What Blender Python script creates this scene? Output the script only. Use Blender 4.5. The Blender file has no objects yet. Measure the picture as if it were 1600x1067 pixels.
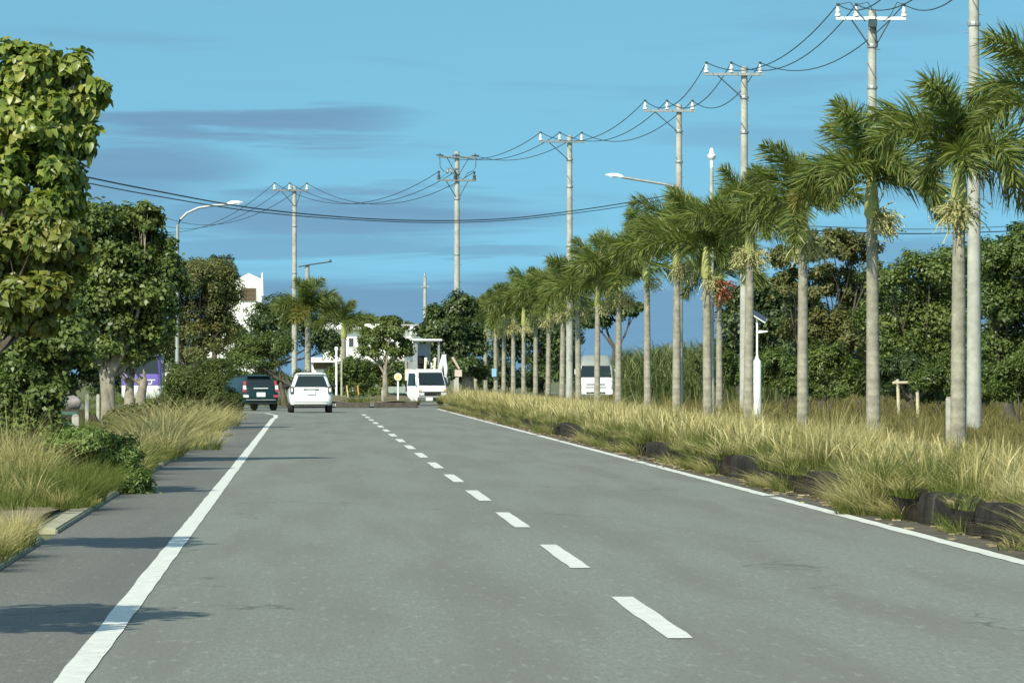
import bpy, bmesh, math, random
import numpy as np
from mathutils import Vector, Matrix, Euler

S = bpy.context.scene
COL = S.collection
R = math.radians
rng = np.random.default_rng(11)
random.seed(5)

# ------------------------------------------------------------------ camera
F = 7900.0                      # focal length in photo pixels (long telephoto)
cam = bpy.data.cameras.new('camera')
cam.sensor_width = 36.0
cam.lens = 36.0 * F / 1600.0
cam.clip_start = 0.5
cam.clip_end = 9000
cam_o = bpy.data.objects.new('camera', cam)
COL.objects.link(cam_o)
YAW, PITCH = math.atan(320 / F), math.atan(52 / F)
cam_o.location = (0, 0, 1.45)
cam_o.rotation_euler = (R(90) + PITCH, 0, -YAW)
S.camera = cam_o
S.render.resolution_x, S.render.resolution_y = 1024, 682
CM = cam_o.rotation_euler.to_matrix()


def at(px, py, Y):
    """world point that the photo shows at pixel px,py when it stands Y metres down the road"""
    d = CM @ Vector(((px - 800) / F, -(py - 533.5) / F, -1.0))
    k = Y / d.y
    return Vector((d.x * k, Y, 1.45 + d.z * k))


# ------------------------------------------------------------------ sky, sun, exposure
SUN_EL, SUN_AZ = R(40), R(210)           # behind the camera, to its left
sd = Vector((math.sin(SUN_AZ) * math.cos(SUN_EL), math.cos(SUN_AZ) * math.cos(SUN_EL), math.sin(SUN_EL)))
sun = bpy.data.lights.new('sun', 'SUN')
sun.energy = 3.4
sun.angle = R(0.5)
sun.color = (1.0, 0.95, 0.78)
sun_o = bpy.data.objects.new('sun', sun)
sun_o.rotation_euler = (-sd).to_track_quat('-Z', 'Y').to_euler()
sun_o.location = (-60, -60, 80)
COL.objects.link(sun_o)
S.view_settings.view_transform = 'Standard'
S.view_settings.look = 'None'
S.view_settings.exposure = 0.85
S.view_settings.gamma = 1.0


class NT:
    """small node-tree helper"""
    def __init__(s, tree):
        s.t = tree
        s.n = tree.nodes
        s.l = tree.links

    def new(s, typ, **kw):
        n = s.n.new(typ)
        for k, v in kw.items():
            setattr(n, k, v)
        return n

    def link(s, a, b):
        s.l.new(a, b)

    def put(s, sock, v):
        if hasattr(v, 'is_output') or isinstance(v, bpy.types.NodeSocket):
            s.l.new(v, sock)
        else:
            sock.default_value = v

    def math(s, op, a, b=0.0, c=None):
        n = s.new('ShaderNodeMath', operation=op)
        s.put(n.inputs[0], a)
        s.put(n.inputs[1], b)
        if c is not None:
            s.put(n.inputs[2], c)
        return n.outputs[0]

    def mix(s, fac, a, b, mode='MIX'):
        n = s.new('ShaderNodeMix', data_type='RGBA', blend_type=mode)
        s.put(n.inputs[0], fac)
        s.put(n.inputs[6], a if not isinstance(a, tuple) else (*a, 1)[:4])
        s.put(n.inputs[7], b if not isinstance(b, tuple) else (*b, 1)[:4])
        return n.outputs[2]

    def ramp(s, fac, stops, interp='LINEAR'):
        n = s.new('ShaderNodeValToRGB')
        n.color_ramp.interpolation = interp
        e = n.color_ramp.elements
        while len(e) < len(stops):
            e.new(0.5)
        for i, (p, c) in enumerate(stops):
            e[i].position = p
            e[i].color = (*c, 1) if len(c) == 3 else c
        s.put(n.inputs[0], fac)
        return n.outputs[0]

    def noise(s, vec, scale=5.0, detail=4.0, rough=0.55, dist=0.0):
        n = s.new('ShaderNodeTexNoise')
        if vec is not None:
            s.put(n.inputs['Vector'], vec)
        n.inputs['Scale'].default_value = scale
        n.inputs['Detail'].default_value = detail
        n.inputs['Roughness'].default_value = rough
        n.inputs['Distortion'].default_value = dist
        return n.outputs['Fac']

    def smooth(s, x, a, b):
        n = s.new('ShaderNodeMapRange', interpolation_type='SMOOTHSTEP')
        s.put(n.inputs[0], x)
        n.inputs[1].default_value = a
        n.inputs[2].default_value = b
        return n.outputs[0]


def build_world():
    w = bpy.data.worlds.new('World')
    S.world = w
    w.use_nodes = True
    t = NT(w.node_tree)
    t.n.clear()
    out = t.new('ShaderNodeOutputWorld')
    bg = t.new('ShaderNodeBackground')
    bg.inputs['Strength'].default_value = 0.10
    tc = t.new('ShaderNodeTexCoord')
    sep = t.new('ShaderNodeSeparateXYZ')
    t.link(tc.outputs['Generated'], sep.inputs[0])
    X, Y, Z = sep.outputs
    # sample the clear sky well above the milky horizon band
    zz = t.math('ADD', t.math('MULTIPLY', Z, 1.6), 0.42)
    cmb = t.new('ShaderNodeCombineXYZ')
    t.put(cmb.inputs[0], X); t.put(cmb.inputs[1], Y); t.put(cmb.inputs[2], zz)
    nrm = t.new('ShaderNodeVectorMath', operation='NORMALIZE')
    t.link(cmb.outputs[0], nrm.inputs[0])
    sky = t.new('ShaderNodeTexSky', sky_type='NISHITA')
    sky.sun_disc = False
    sky.sun_elevation = SUN_EL
    sky.sun_rotation = SUN_AZ
    sky.air_density = 1.0
    sky.dust_density = 0.6
    sky.ozone_density = 1.6
    t.link(nrm.outputs[0], sky.inputs['Vector'])
    tint = t.mix(t.smooth(Z, 0.10, 0.45), SKY_TINT, (1.62, 1.72, 1.36))  # sky above the visible band is brightened to add fill to the shadows
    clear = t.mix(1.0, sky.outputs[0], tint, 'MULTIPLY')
    # low stratus streaks: grey-violet, stretched along the horizon
    az = t.math('DIVIDE', X, t.math('MAXIMUM', Y, 0.05))
    m = t.new('ShaderNodeCombineXYZ')
    t.put(m.inputs[0], t.math('MULTIPLY', az, 14.0)); t.put(m.inputs[1], t.math('MULTIPLY', Z, 150.0)); t.put(m.inputs[2], t.math('MULTIPLY', Y, 1.0))
    n1 = t.noise(m.outputs[0], 1.0, 5, 0.55, 0.4)
    m2 = t.new('ShaderNodeCombineXYZ')
    t.put(m2.inputs[0], t.math('MULTIPLY', az, 30.0)); t.put(m2.inputs[1], t.math('MULTIPLY', Z, 520.0)); t.put(m2.inputs[2], 3.7)
    n2 = t.noise(m2.outputs[0], 1.0, 4, 0.6, 0.3)
    wob = t.math('MULTIPLY', t.math('SUBTRACT', n1, 0.5), 0.011)
    wob = t.math('ADD', wob, t.math('MULTIPLY', t.math('SUBTRACT', n2, 0.5), 0.0055))
    zw = t.math('ADD', Z, wob)

    def streak(ca, ce, ra, re, k):
        da = t.math('DIVIDE', t.math('SUBTRACT', az, ca), ra)
        de = t.math('DIVIDE', t.math('SUBTRACT', zw, ce), re)
        q = t.math('ADD', t.math('MULTIPLY', da, da), t.math('MULTIPLY', de, de))
        return t.math('MULTIPLY', t.math('SUBTRACT', 1.0, t.smooth(q, 0.1, 1.2)), k)

    f = None
    for (x0, y0, rx, ry, k) in CLOUDS:
        s_ = streak((x0 - 480) / F, (585 - y0) / F, rx / F, ry / F, k)
        f = s_ if f is None else t.math('MAXIMUM', f, s_)
    bank = t.math('SUBTRACT', 1.0, t.smooth(zw, 0.0155, 0.0225))
    f = t.math('MAXIMUM', f, t.math('MULTIPLY', bank, 0.95))
    low = t.math('SUBTRACT', 1.0, t.smooth(Z, 0.055, 0.12))
    thin = t.math('MULTIPLY', t.math('MULTIPLY', t.smooth(n1, 0.5, 0.75), low), 0.35)
    f = t.math('MAXIMUM', f, thin)
    grey = t.mix(n2, CLOUD_A, CLOUD_B)
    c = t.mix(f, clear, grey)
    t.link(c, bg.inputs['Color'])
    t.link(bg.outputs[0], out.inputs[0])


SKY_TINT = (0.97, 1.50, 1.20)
CLOUD_A, CLOUD_B = (0.86, 1.82, 2.85), (1.12, 2.12, 3.1)
CLOUDS = [(350, 196, 330, 30, 1.0), (190, 262, 240, 52, 0.9), (540, 336, 400, 44, 0.9), (90, 300, 260, 36, 0.8),
          (470, 384, 320, 26, 0.65), (1210, 215, 230, 34, 0.4), (1480, 300, 210, 36, 0.35), (720, 392, 190, 12, 0.6),
          (1400, 395, 280, 40, 0.7), (700, 322, 200, 14, .5)]
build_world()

# ------------------------------------------------------------------ materials
MATS = {}


def mat(name, c, rough=0.6, metal=0.0, var=0.12, scale=6.0, bump=0.0, bscale=60.0, spec=0.4, coat=0.0):
    if name in MATS:
        return MATS[name]
    m = bpy.data.materials.new(name)
    m.use_nodes = True
    t = NT(m.node_tree)
    b = t.n['Principled BSDF']
    tc = t.new('ShaderNodeTexCoord')
    if var > 0:
        n = t.noise(tc.outputs['Object'], scale, 6, 0.6)
        lo = tuple(max(0, x * (1 - var)) for x in c)
        hi = tuple(min(1, x * (1 + var)) for x in c)
        t.link(t.ramp(n, [(0.3, lo), (0.7, hi)]), b.inputs['Base Color'])
    else:
        b.inputs['Base Color'].default_value = (*c, 1)
    b.inputs['Roughness'].default_value = rough
    b.inputs['Metallic'].default_value = metal
    b.inputs['Specular IOR Level'].default_value = spec
    b.inputs['Coat Weight'].default_value = coat
    if bump > 0:
        bn = t.new('ShaderNodeBump')
        bn.inputs['Strength'].default_value = bump
        bn.inputs['Distance'].default_value = 0.02
        t.put(bn.inputs['Height'], t.noise(tc.outputs['Object'], bscale, 5, 0.6))
        t.link(bn.outputs[0], b.inputs['Normal'])
    MATS[name] = m
    return m


def leafmat(name, stops, trans=0.3, rough=0.5, spec=0.3, patch=0.0, root=None):
    """stops: colours picked at random per leaf; patch mixes whole sprays lighter or darker in hue"""
    if name in MATS:
        return MATS[name]
    m = bpy.data.materials.new(name)
    m.use_nodes = True
    t = NT(m.node_tree)
    b = t.n['Principled BSDF']
    g = t.new('ShaderNodeNewGeometry')
    fac = g.outputs['Random Per Island']
    if patch > 0:
        tc = t.new('ShaderNodeTexCoord')
        n = t.noise(tc.outputs['Object'], 0.9, 3, 0.5)
        n = t.smooth(n, 0.35, 0.65)
        fac = t.math('ADD', t.math('MULTIPLY', fac, 1 - patch), t.math('MULTIPLY', n, patch))
    c = t.ramp(fac, [(i / max(1, len(stops) - 1), s) for i, s in enumerate(stops)])
    if root is not None:          # grass is green at the root and dries towards its tip
        an = t.new('ShaderNodeAttribute', attribute_name='up')
        c = t.mix(t.smooth(an.outputs['Fac'], 0.15, 0.75), root, c)
    t.link(c, b.inputs['Base Color'])
    b.inputs['Roughness'].default_value = rough
    b.inputs['Specular IOR Level'].default_value = spec
    tr = t.new('ShaderNodeBsdfTranslucent')
    t.link(t.mix(1.0, c, (1.15, 1.2, 0.6), 'MULTIPLY'), tr.inputs['Color'])
    mx = t.new('ShaderNodeMixShader')
    mx.inputs[0].default_value = trans
    t.link(b.outputs[0], mx.inputs[1])
    t.link(tr.outputs[0], mx.inputs[2])
    t.link(mx.outputs[0], t.n['Material Output'].inputs[0])
    MATS[name] = m
    return m


def asphalt(name, c, tintb):
    m = bpy.data.materials.new(name)
    m.use_nodes = True
    t = NT(m.node_tree)
    b = t.n['Principled BSDF']
    tc = t.new('ShaderNodeTexCoord')
    P = tc.outputs['Object']
    mpf = t.new('ShaderNodeMapping')
    mpf.inputs['Scale'].default_value = (1.0, 0.13, 1)
    t.link(P, mpf.inputs[0])
    fine = t.noise(mpf.outputs[0], 42, 3, 0.75)
    fleck = t.noise(mpf.outputs[0], 16, 2, 0.6)
    mid = t.noise(P, 9, 5, 0.65)
    mp = t.new('ShaderNodeMapping')
    mp.inputs['Scale'].default_value = (1.0, 0.07, 1)
    t.link(P, mp.inputs[0])
    lane = t.noise(mp.outputs[0], 1.3, 4, 0.55, 0.3)
    big = t.noise(P, 0.13, 4, 0.6, 0.4)
    col = t.ramp(fine, [(0.25, tuple(x * 0.72 for x in c)), (0.5, c), (0.62, tuple(x * 1.12 for x in c)), (0.8, tuple(x * 1.75 for x in c))])
    col = t.mix(t.math('MULTIPLY', t.smooth(mid, 0.35, 0.75), 0.28), col, tuple(x * 0.72 for x in c))
    col = t.mix(t.math('MULTIPLY', t.smooth(lane, 0.36, 0.66), 0.85), col, tintb)
    col = t.mix(t.math('MULTIPLY', t.smooth(big, 0.45, 0.7), 0.30), col, tuple(x * 0.80 for x in c))
    col = t.mix(t.math('MULTIPLY', t.smooth(fleck, 0.58, 0.72), 0.42), col, tuple(x * 1.5 for x in c))
    col = t.mix(t.math('MULTIPLY', t.smooth(t.noise(mpf.outputs[0], 23, 2, 0.6), 0.58, 0.72), 0.4), col, tuple(x * 0.6 for x in c))
    # tar-dark hairline cracks
    v = t.new('ShaderNodeTexVoronoi', feature='DISTANCE_TO_EDGE')
    mp2 = t.new('ShaderNodeMapping')
    mp2.inputs['Scale'].default_value = (0.16, 0.05, 1)
    mv = t.new('ShaderNodeVectorMath', operation='ADD')
    nd = t.new('ShaderNodeTexNoise')
    nd.inputs['Scale'].default_value = 0.7
    nd.inputs['Detail'].default_value = 6
    t.link(P, nd.inputs['Vector'])
    t.link(P, mp2.inputs[0])
    sc = t.new('ShaderNodeVectorMath', operation='SCALE')
    sc.inputs['Scale'].default_value = 0.35
    t.link(nd.outputs['Color'], sc.inputs[0])
    t.link(mp2.outputs[0], mv.inputs[0]); t.link(sc.outputs[0], mv.inputs[1])
    t.link(mv.outputs[0], v.inputs['Vector'])
    v.inputs['Scale'].default_value = 1.0
    cr = t.math('MULTIPLY', t.math('SUBTRACT', 1.0, t.smooth(v.outputs['Distance'], 0.0, 0.006)), t.math('MULTIPLY', t.smooth(t.noise(P, 0.3, 3), 0.5, 0.6), 0.55))
    col = t.mix(cr, col, (0.03, 0.03, 0.03))
    t.link(col, b.inputs['Base Color'])
    b.inputs['Roughness'].default_value = 0.82
    b.inputs['Specular IOR Level'].default_value = 0.3
    bn = t.new('ShaderNodeBump')
    bn.inputs['Strength'].default_value = 0.5
    bn.inputs['Distance'].default_value = 0.01
    t.put(bn.inputs['Height'], fine)
    t.link(bn.outputs[0], b.inputs['Normal'])
    return m


def paintmark(name):
    m = bpy.data.materials.new(name)
    m.use_nodes = True
    t = NT(m.node_tree)
    b = t.n['Principled BSDF']
    tc = t.new('ShaderNodeTexCoord')
    P = tc.outputs['Object']
    n = t.noise(P, 7, 6, 0.7)
    n2 = t.noise(P, 0.6, 3)
    w = t.ramp(n, [(0.3, (0.46, 0.47, 0.42)), (0.6, (0.63, 0.64, 0.575))])
    worn = t.math('MULTIPLY', t.smooth(t.noise(P, 22, 5, 0.75), 0.54, 0.66), t.math('ADD', 0.22, t.math('MULTIPLY', t.smooth(n2, 0.4, 0.7), 0.65)))
    t.link(t.mix(worn, w, (0.22, 0.23, 0.22)), b.inputs['Base Color'])
    b.inputs['Roughness'].default_value = 0.7
    return m


M_ROAD = asphalt('asphalt', (0.178, 0.191, 0.160), (0.144, 0.145, 0.124))
M_SHOULDER = asphalt('asphalt_shoulder', (0.140, 0.142, 0.124), (0.112, 0.112, 0.100))
M_MARK = paintmark('road_paint')
M_SOIL = mat('soil', (0.15, 0.125, 0.07), 0.95, var=0.45, scale=2.2, bump=0.6, bscale=14)
M_GROUND = mat('meadow', (0.11, 0.115, 0.045), 0.95, var=0.45, scale=0.35, bump=0.5, bscale=5)
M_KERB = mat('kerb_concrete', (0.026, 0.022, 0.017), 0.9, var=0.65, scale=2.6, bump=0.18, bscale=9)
def kerb_mat():
    m = M_KERB
    t = NT(m.node_tree)
    b = t.n['Principled BSDF']
    old = b.inputs['Base Color'].links[0].from_socket
    tc = t.new('ShaderNodeTexCoord')
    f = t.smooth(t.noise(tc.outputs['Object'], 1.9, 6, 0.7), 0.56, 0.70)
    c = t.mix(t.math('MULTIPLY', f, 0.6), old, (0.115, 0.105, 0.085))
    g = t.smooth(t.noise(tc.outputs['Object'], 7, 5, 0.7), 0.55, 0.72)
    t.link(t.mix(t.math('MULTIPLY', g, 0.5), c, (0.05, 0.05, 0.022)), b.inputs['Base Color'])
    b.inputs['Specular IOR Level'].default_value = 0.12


kerb_mat()
M_KERB2 = mat('gutter_concrete', (0.30, 0.29, 0.20), 0.9, var=0.3, scale=4, bump=0.4, bscale=30)
M_POLE = mat('pole_concrete', (0.36, 0.36, 0.32), 0.85, var=0.22, scale=3.5, bump=0.15, bscale=40)
M_STEEL = mat('galvanised_steel', (0.36, 0.38, 0.37), 0.5, 0.6, var=0.15, scale=8)
M_DARKST = mat('dark_fittings', (0.05, 0.075, 0.08), 0.6, 0.2, var=0.2)
M_WHITEM = mat('white_enamel', (0.80, 0.81, 0.79), 0.35, var=0.06)
M_PORC = mat('porcelain', (0.58, 0.62, 0.62), 0.2, var=0.05, spec=0.6)
M_WIRE = mat('wire_black', (0.02, 0.035, 0.04), 0.6, var=0.0)
M_TRUNK = mat('palm_trunk', (0.265, 0.248, 0.195), 0.9, var=0.42, scale=3.2, bump=0.6, bscale=22)
M_SHAFT = mat('crownshaft_green', (0.33, 0.35, 0.12), 0.5, var=0.25, scale=3)
M_SPRAY = leafmat('palm_flowers', [(0.30, 0.28, 0.12), (0.52, 0.50, 0.26), (0.42, 0.44, 0.20)], 0.2)
M_FRUIT = leafmat('palm_fruit', [(0.22, 0.07, 0.035), (0.36, 0.12, 0.06), (0.30, 0.16, 0.09)], 0.1)
M_FROND = leafmat('palm_leaf', [(0.065, 0.097, 0.021), (0.112, 0.156, 0.033), (0.165, 0.203, 0.045), (0.260, 0.271, 0.083)], 0.32, 0.42, 0.45)
M_FROND2 = leafmat('palm_leaf_yellowed', [(0.10, 0.11, 0.02), (0.20, 0.20, 0.04), (0.26, 0.22, 0.06)], 0.30, 0.42, 0.45)
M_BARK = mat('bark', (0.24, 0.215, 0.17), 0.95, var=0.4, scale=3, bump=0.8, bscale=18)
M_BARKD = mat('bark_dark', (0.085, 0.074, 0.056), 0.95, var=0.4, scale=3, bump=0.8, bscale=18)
M_CARW = mat('paint_white', (0.80, 0.82, 0.80), 0.25, var=0.03, coat=0.5)
M_CART = mat('paint_dark_teal', (0.007, 0.026, 0.029), 0.3, var=0.05, coat=0.3)
M_PURP = mat('paint_purple', (0.13, 0.095, 0.33), 0.3, var=0.05, coat=0.4)
M_GLASS = mat('dark_glass', (0.012, 0.018, 0.018), 0.06, var=0.0, spec=0.7)
M_BLUEG = mat('tinted_glass', (0.20, 0.27, 0.36), 0.15, var=0.05, spec=0.7)
M_TYRE = mat('tyre_rubber', (0.018, 0.018, 0.018), 0.85, var=0.2)
M_RIM = mat('alloy', (0.45, 0.46, 0.46), 0.35, 0.8, var=0.05)
M_BLACK = mat('black_plastic', (0.02, 0.02, 0.02), 0.6, var=0.1)
M_RED = mat('red_lens', (0.34, 0.05, 0.06), 0.15, var=0.1, spec=0.7)
M_LENS = mat('clear_lens', (0.70, 0.72, 0.70), 0.1, var=0.1, spec=0.8)
M_AMBER = mat('amber_lens', (0.80, 0.38, 0.06), 0.3, var=0.05)
M_PLATE = mat('plate_white', (0.78, 0.80, 0.76), 0.4, var=0.03)
M_BED = mat('truck_bed_paint', (0.30, 0.36, 0.31), 0.5, var=0.15)
M_CREAM = mat('cream_paint', (0.70, 0.66, 0.50), 0.45, var=0.1)
M_GREYP = mat('grey_paint', (0.30, 0.31, 0.32), 0.5, var=0.12)
M_WALL = mat('white_render', (0.80, 0.80, 0.75), 0.85, var=0.06, scale=0.8)
M_BROWN = mat('brown_louvre_and_shade', (0.13, 0.095, 0.06), 0.8, var=0.2)  # tower louvre, and the painted shade under the building ledges
M_WINDK = mat('dark_window', (0.06, 0.07, 0.07), 0.15, var=0.2, spec=0.6)
M_TEAL = mat('teal_plastic', (0.045, 0.11, 0.085), 0.6, var=0.25)
M_ROCK = mat('pale_rock', (0.24, 0.215, 0.21), 0.9, var=0.35, scale=4, bump=0.7, bscale=10)
M_WOOD = mat('weathered_wood', (0.50, 0.46, 0.32), 0.85, var=0.25, scale=6)
M_SOLAR = mat('solar_cells', (0.03, 0.04, 0.06), 0.12, var=0.1, spec=0.7)
M_SIGNP = mat('sign_back', (0.55, 0.45, 0.38), 0.6, var=0.1)
M_BLUE = mat('blue_sign', (0.25, 0.42, 0.60), 0.5, var=0.1)
M_YELL = mat('yellow_reflector', (0.78, 0.66, 0.36), 0.4, var=0.06)


# ------------------------------------------------------------------ object helpers
def tag(o, label=None, cat=None, group=None, kind=None):
    if label: o['label'] = label
    if cat: o['category'] = cat
    if group: o['group'] = group
    if kind: o['kind'] = kind
    return o


def empty(name, loc, label, cat, group=None, rz=0.0):
    o = bpy.data.objects.new(name, None)
    o.empty_display_size = 0.3
    COL.objects.link(o)
    o.location = loc
    o.rotation_euler = (0, 0, rz)
    return tag(o, label, cat, group)


class MB:
    """collects faces; build() links them as one mesh object"""
    def __init__(s):
        s.v, s.f, s.mi = [], [], []
        s.cur = 0

    def quad(s, a, b, c, d):
        n = len(s.v)
        s.v += [tuple(a), tuple(b), tuple(c), tuple(d)]
        s.f.append((n, n + 1, n + 2, n + 3)); s.mi.append(s.cur)

    def box(s, x0, x1, y0, y1, z0, z1):
        n = len(s.v)
        s.v += [(x0, y0, z0), (x1, y0, z0), (x1, y1, z0), (x0, y1, z0), (x0, y0, z1), (x1, y0, z1), (x1, y1, z1), (x0, y1, z1)]
        for q in ((0, 3, 2, 1), (4, 5, 6, 7), (0, 1, 5, 4), (1, 2, 6, 5), (2, 3, 7, 6), (3, 0, 4, 7)):
            s.f.append(tuple(n + i for i in q)); s.mi.append(s.cur)
        return s

    def tube(s, pts, rad, k=8, cap=True):
        pts = [Vector(p) for p in pts]
        if not hasattr(rad, '__len__'):
            rad = [rad] * len(pts)
        n0 = len(s.v)
        for i, p in enumerate(pts):
            d = (pts[min(i + 1, len(pts) - 1)] - pts[max(i - 1, 0)])
            d = d.normalized() if d.length > 1e-9 else Vector((0, 0, 1))
            ref = Vector((0, 0, 1)) if abs(d.z) < 0.9 else Vector((1, 0, 0))
            u = d.cross(ref).normalized()
            w = d.cross(u).normalized()
            for j in range(k):
                a = 2 * math.pi * j / k
                s.v.append(tuple(p + (u * math.cos(a) + w * math.sin(a)) * rad[i]))
        for i in range(len(pts) - 1):
            for j in range(k):
                a, b = n0 + i * k + j, n0 + i * k + (j + 1) % k
                s.f.append((a, b, b + k, a + k)); s.mi.append(s.cur)
        if cap:
            s.f.append(tuple(n0 + j for j in range(k))); s.mi.append(s.cur)
            e = n0 + (len(pts) - 1) * k
            s.f.append(tuple(e + k - 1 - j for j in range(k))); s.mi.append(s.cur)
        return s

    def lathe(s, prof, axis_o=(0, 0, 0), k=16, axis='z'):
        """prof: (radius, height) pairs"""
        n0 = len(s.v)
        ox, oy, oz = axis_o
        for r, h in prof:
            for j in range(k):
                a = 2 * math.pi * j / k
                c, d = math.cos(a) * r, math.sin(a) * r
                if axis == 'z': s.v.append((ox + c, oy + d, oz + h))
                elif axis == 'x': s.v.append((ox + h, oy + c, oz + d))
                else: s.v.append((ox + c, oy + h, oz + d))
        for i in range(len(prof) - 1):
            for j in range(k):
                a, b = n0 + i * k + j, n0 + i * k + (j + 1) % k
                s.f.append((a, b, b + k, a + k)); s.mi.append(s.cur)
        s.f.append(tuple(n0 + j for j in range(k))); s.mi.append(s.cur)
        e = n0 + (len(prof) - 1) * k
        s.f.append(tuple(e + k - 1 - j for j in range(k))); s.mi.append(s.cur)
        return s

    def prism(s, poly, y0, y1, plane='xz'):
        """extrude a polygon; plane xz along y, plane yz along x, plane xy along z"""
        n = len(poly); n0 = len(s.v)
        for t in (y0, y1):
            for a, b in poly:
                s.v.append({'xz': (a, t, b), 'yz': (t, a, b), 'xy': (a, b, t)}[plane])
        s.f.append(tuple(n0 + i for i in range(n))); s.mi.append(s.cur)
        s.f.append(tuple(n0 + n + n - 1 - i for i in range(n))); s.mi.append(s.cur)
        for i in range(n):
            j = (i + 1) % n
            s.f.append((n0 + j, n0 + i, n0 + n + i, n0 + n + j)); s.mi.append(s.cur)
        return s

    def build(s, name, m, parent=None, smooth=None, bevel=0.0):
        me = bpy.data.meshes.new(name)
        me.from_pydata(s.v, [], s.f)
        ms = m if isinstance(m, (list, tuple)) else [m]
        for x in ms: me.materials.append(x)
        if len(ms) > 1: me.polygons.foreach_set('material_index', s.mi)
        bm = bmesh.new(); bm.from_mesh(me)
        bmesh.ops.recalc_face_normals(bm, faces=bm.faces)
        if bevel > 0:
            bmesh.ops.remove_doubles(bm, verts=bm.verts, dist=1e-5)
            bmesh.ops.bevel(bm, geom=[e for e in bm.edges if len(e.link_faces) == 2 and e.calc_face_angle(0) > R(35)], offset=bevel, segments=2, affect='EDGES', clamp_overlap=True)
        bm.to_mesh(me); bm.free()
        if smooth is not None:
            me.shade_smooth()
            me.set_sharp_from_angle(angle=R(smooth))
        o = bpy.data.objects.new(name, me)
        COL.objects.link(o)
        o.parent = parent
        return o


def npmesh(name, V, Fq, m, parent=None, smooth=False, up=None):
    """V (n,3), Fq (k,4): one quad mesh straight from numpy"""
    me = bpy.data.meshes.new(name)
    V = np.ascontiguousarray(V, dtype=np.float32); Fq = np.ascontiguousarray(Fq, dtype=np.int32)
    me.vertices.add(len(V)); me.vertices.foreach_set('co', V.ravel())
    me.loops.add(Fq.size); me.loops.foreach_set('vertex_index', Fq.ravel())
    me.polygons.add(len(Fq)); me.polygons.foreach_set('loop_start', np.arange(0, Fq.size, 4, dtype=np.int32))
    me.update(calc_edges=True)
    if smooth: me.shade_smooth()
    if up is not None:
        at_ = me.attributes.new('up', 'FLOAT', 'POINT')
        at_.data.foreach_set('value', np.ascontiguousarray(up, dtype=np.float32))
    me.materials.append(m)
    o = bpy.data.objects.new(name, me)
    COL.objects.link(o)
    o.parent = parent
    return o


def unit(a):
    return a / np.maximum(np.linalg.norm(a, axis=-1, keepdims=True), 1e-9)


def rdirs(n):
    return unit(rng.normal(size=(n, 3)))


def dup(o, parent, loc=None, rot=None, scale=None):
    c = o.copy()
    COL.objects.link(c)
    c.parent = parent
    if loc is not None: c.location = loc
    if rot is not None: c.rotation_euler = rot
    if scale is not None: c.scale = scale
    return c


# ------------------------------------------------------------------ ground and road
XL, XC, XR = -1.12, 2.05, 5.52          # left edge line, centre dashes, right edge line


def sheet(name, polys, z, m):
    b = MB()
    for p in polys:
        n = len(b.v)
        b.v += [(x, y, z) for x, y in p]
        b.f.append(tuple(range(n, n + len(p)))); b.mi.append(0)
    o = b.build(name, m)
    for p in o.data.polygons:
        pass
    return tag(o, kind='structure')


sheet('ground', [[(-2500, -200), (2500, -200), (2500, 6000), (-2500, 6000)]], -0.012, M_GROUND)
sheet('road', [[(-1.12, -20), (5.75, -20), (5.75, 222), (-1.12, 222)],
               [(-60, 196.5), (-1.12, 192.0), (-1.12, 222), (-60, 230)],
               [(5.75, 205), (7.6, 222), (8.0, 268), (-60, 268), (-60, 233), (-1.12, 222), (5.75, 222)],
               [(13.8, 200), (18.8, 200), (20.8, 420), (15.8, 420)]], 0.0, M_ROAD)
sheet('shoulder', [[(-2.28, -20), (-1.12, -20), (-1.12, 192), (-2.28, 192.1)]], 0.001, M_SHOULDER)


def ribbon(path, w, z=0.005, jag=0.008, step=0.5):
    """painted line along a path, with slightly uneven edges"""
    b = MB()
    pts = []
    for (x0, y0), (x1, y1) in zip(path, path[1:]):
        L = math.hypot(x1 - x0, y1 - y0)
        n = max(1, int(L / step))
        pts += [(x0 + (x1 - x0) * i / n, y0 + (y1 - y0) * i / n) for i in range(n)]
    pts.append(path[-1])
    prev = None
    for i, (x, y) in enumerate(pts):
        a, c = pts[max(0, i - 1)], pts[min(len(pts) - 1, i + 1)]
        d = Vector((c[0] - a[0], c[1] - a[1])).normalized()
        nx, ny = -d.y, d.x
        l = w / 2 + random.uniform(-jag, jag); r = w / 2 + random.uniform(-jag, jag)
        b.v += [(x + nx * l, y + ny * l, z), (x - nx * r, y - ny * r, z)]
        if i:
            k = len(b.v)
            b.f.append((k - 4, k - 3, k - 1, k - 2)); b.mi.append(0)
    return b


lb = ribbon([(XL, -20), (XL, 165), (-1.06, 172), (-1.14, 182), (-1.55, 190.5), (-2.3, 194.3), (-4.0, 196.2), (-9, 197.2), (-40, 199.5)], 0.15, jag=0.006, step=0.9)
tag(lb.build('left_edge_line', M_MARK), kind='structure')
rb = MB()
for a, c in ((-10, 38), (38.4, 59.6), (60.4, 82), (82.4, 121), (121.8, 147), (147.6, 196), (198, 214)):
    q = ribbon([(XR, a), (XR, c)], 0.15, jag=0.012)
    n = len(rb.v)
    rb.v += q.v; rb.f += [tuple(n + i for i in f) for f in q.f]; rb.mi += q.mi
tag(rb.build('right_edge_line', M_MARK), kind='structure')
cb = MB()
y = 27.7 - 20.2
while y < 189:
    q = ribbon([(XC, y), (XC, y + 5.2)], 0.15, jag=0.006, step=0.65)
    n = len(cb.v)
    cb.v += q.v; cb.f += [tuple(n + i for i in f) for f in q.f]; cb.mi += q.mi
    y += 10.12
tag(cb.build('centre_line', M_MARK), kind='structure')


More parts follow.
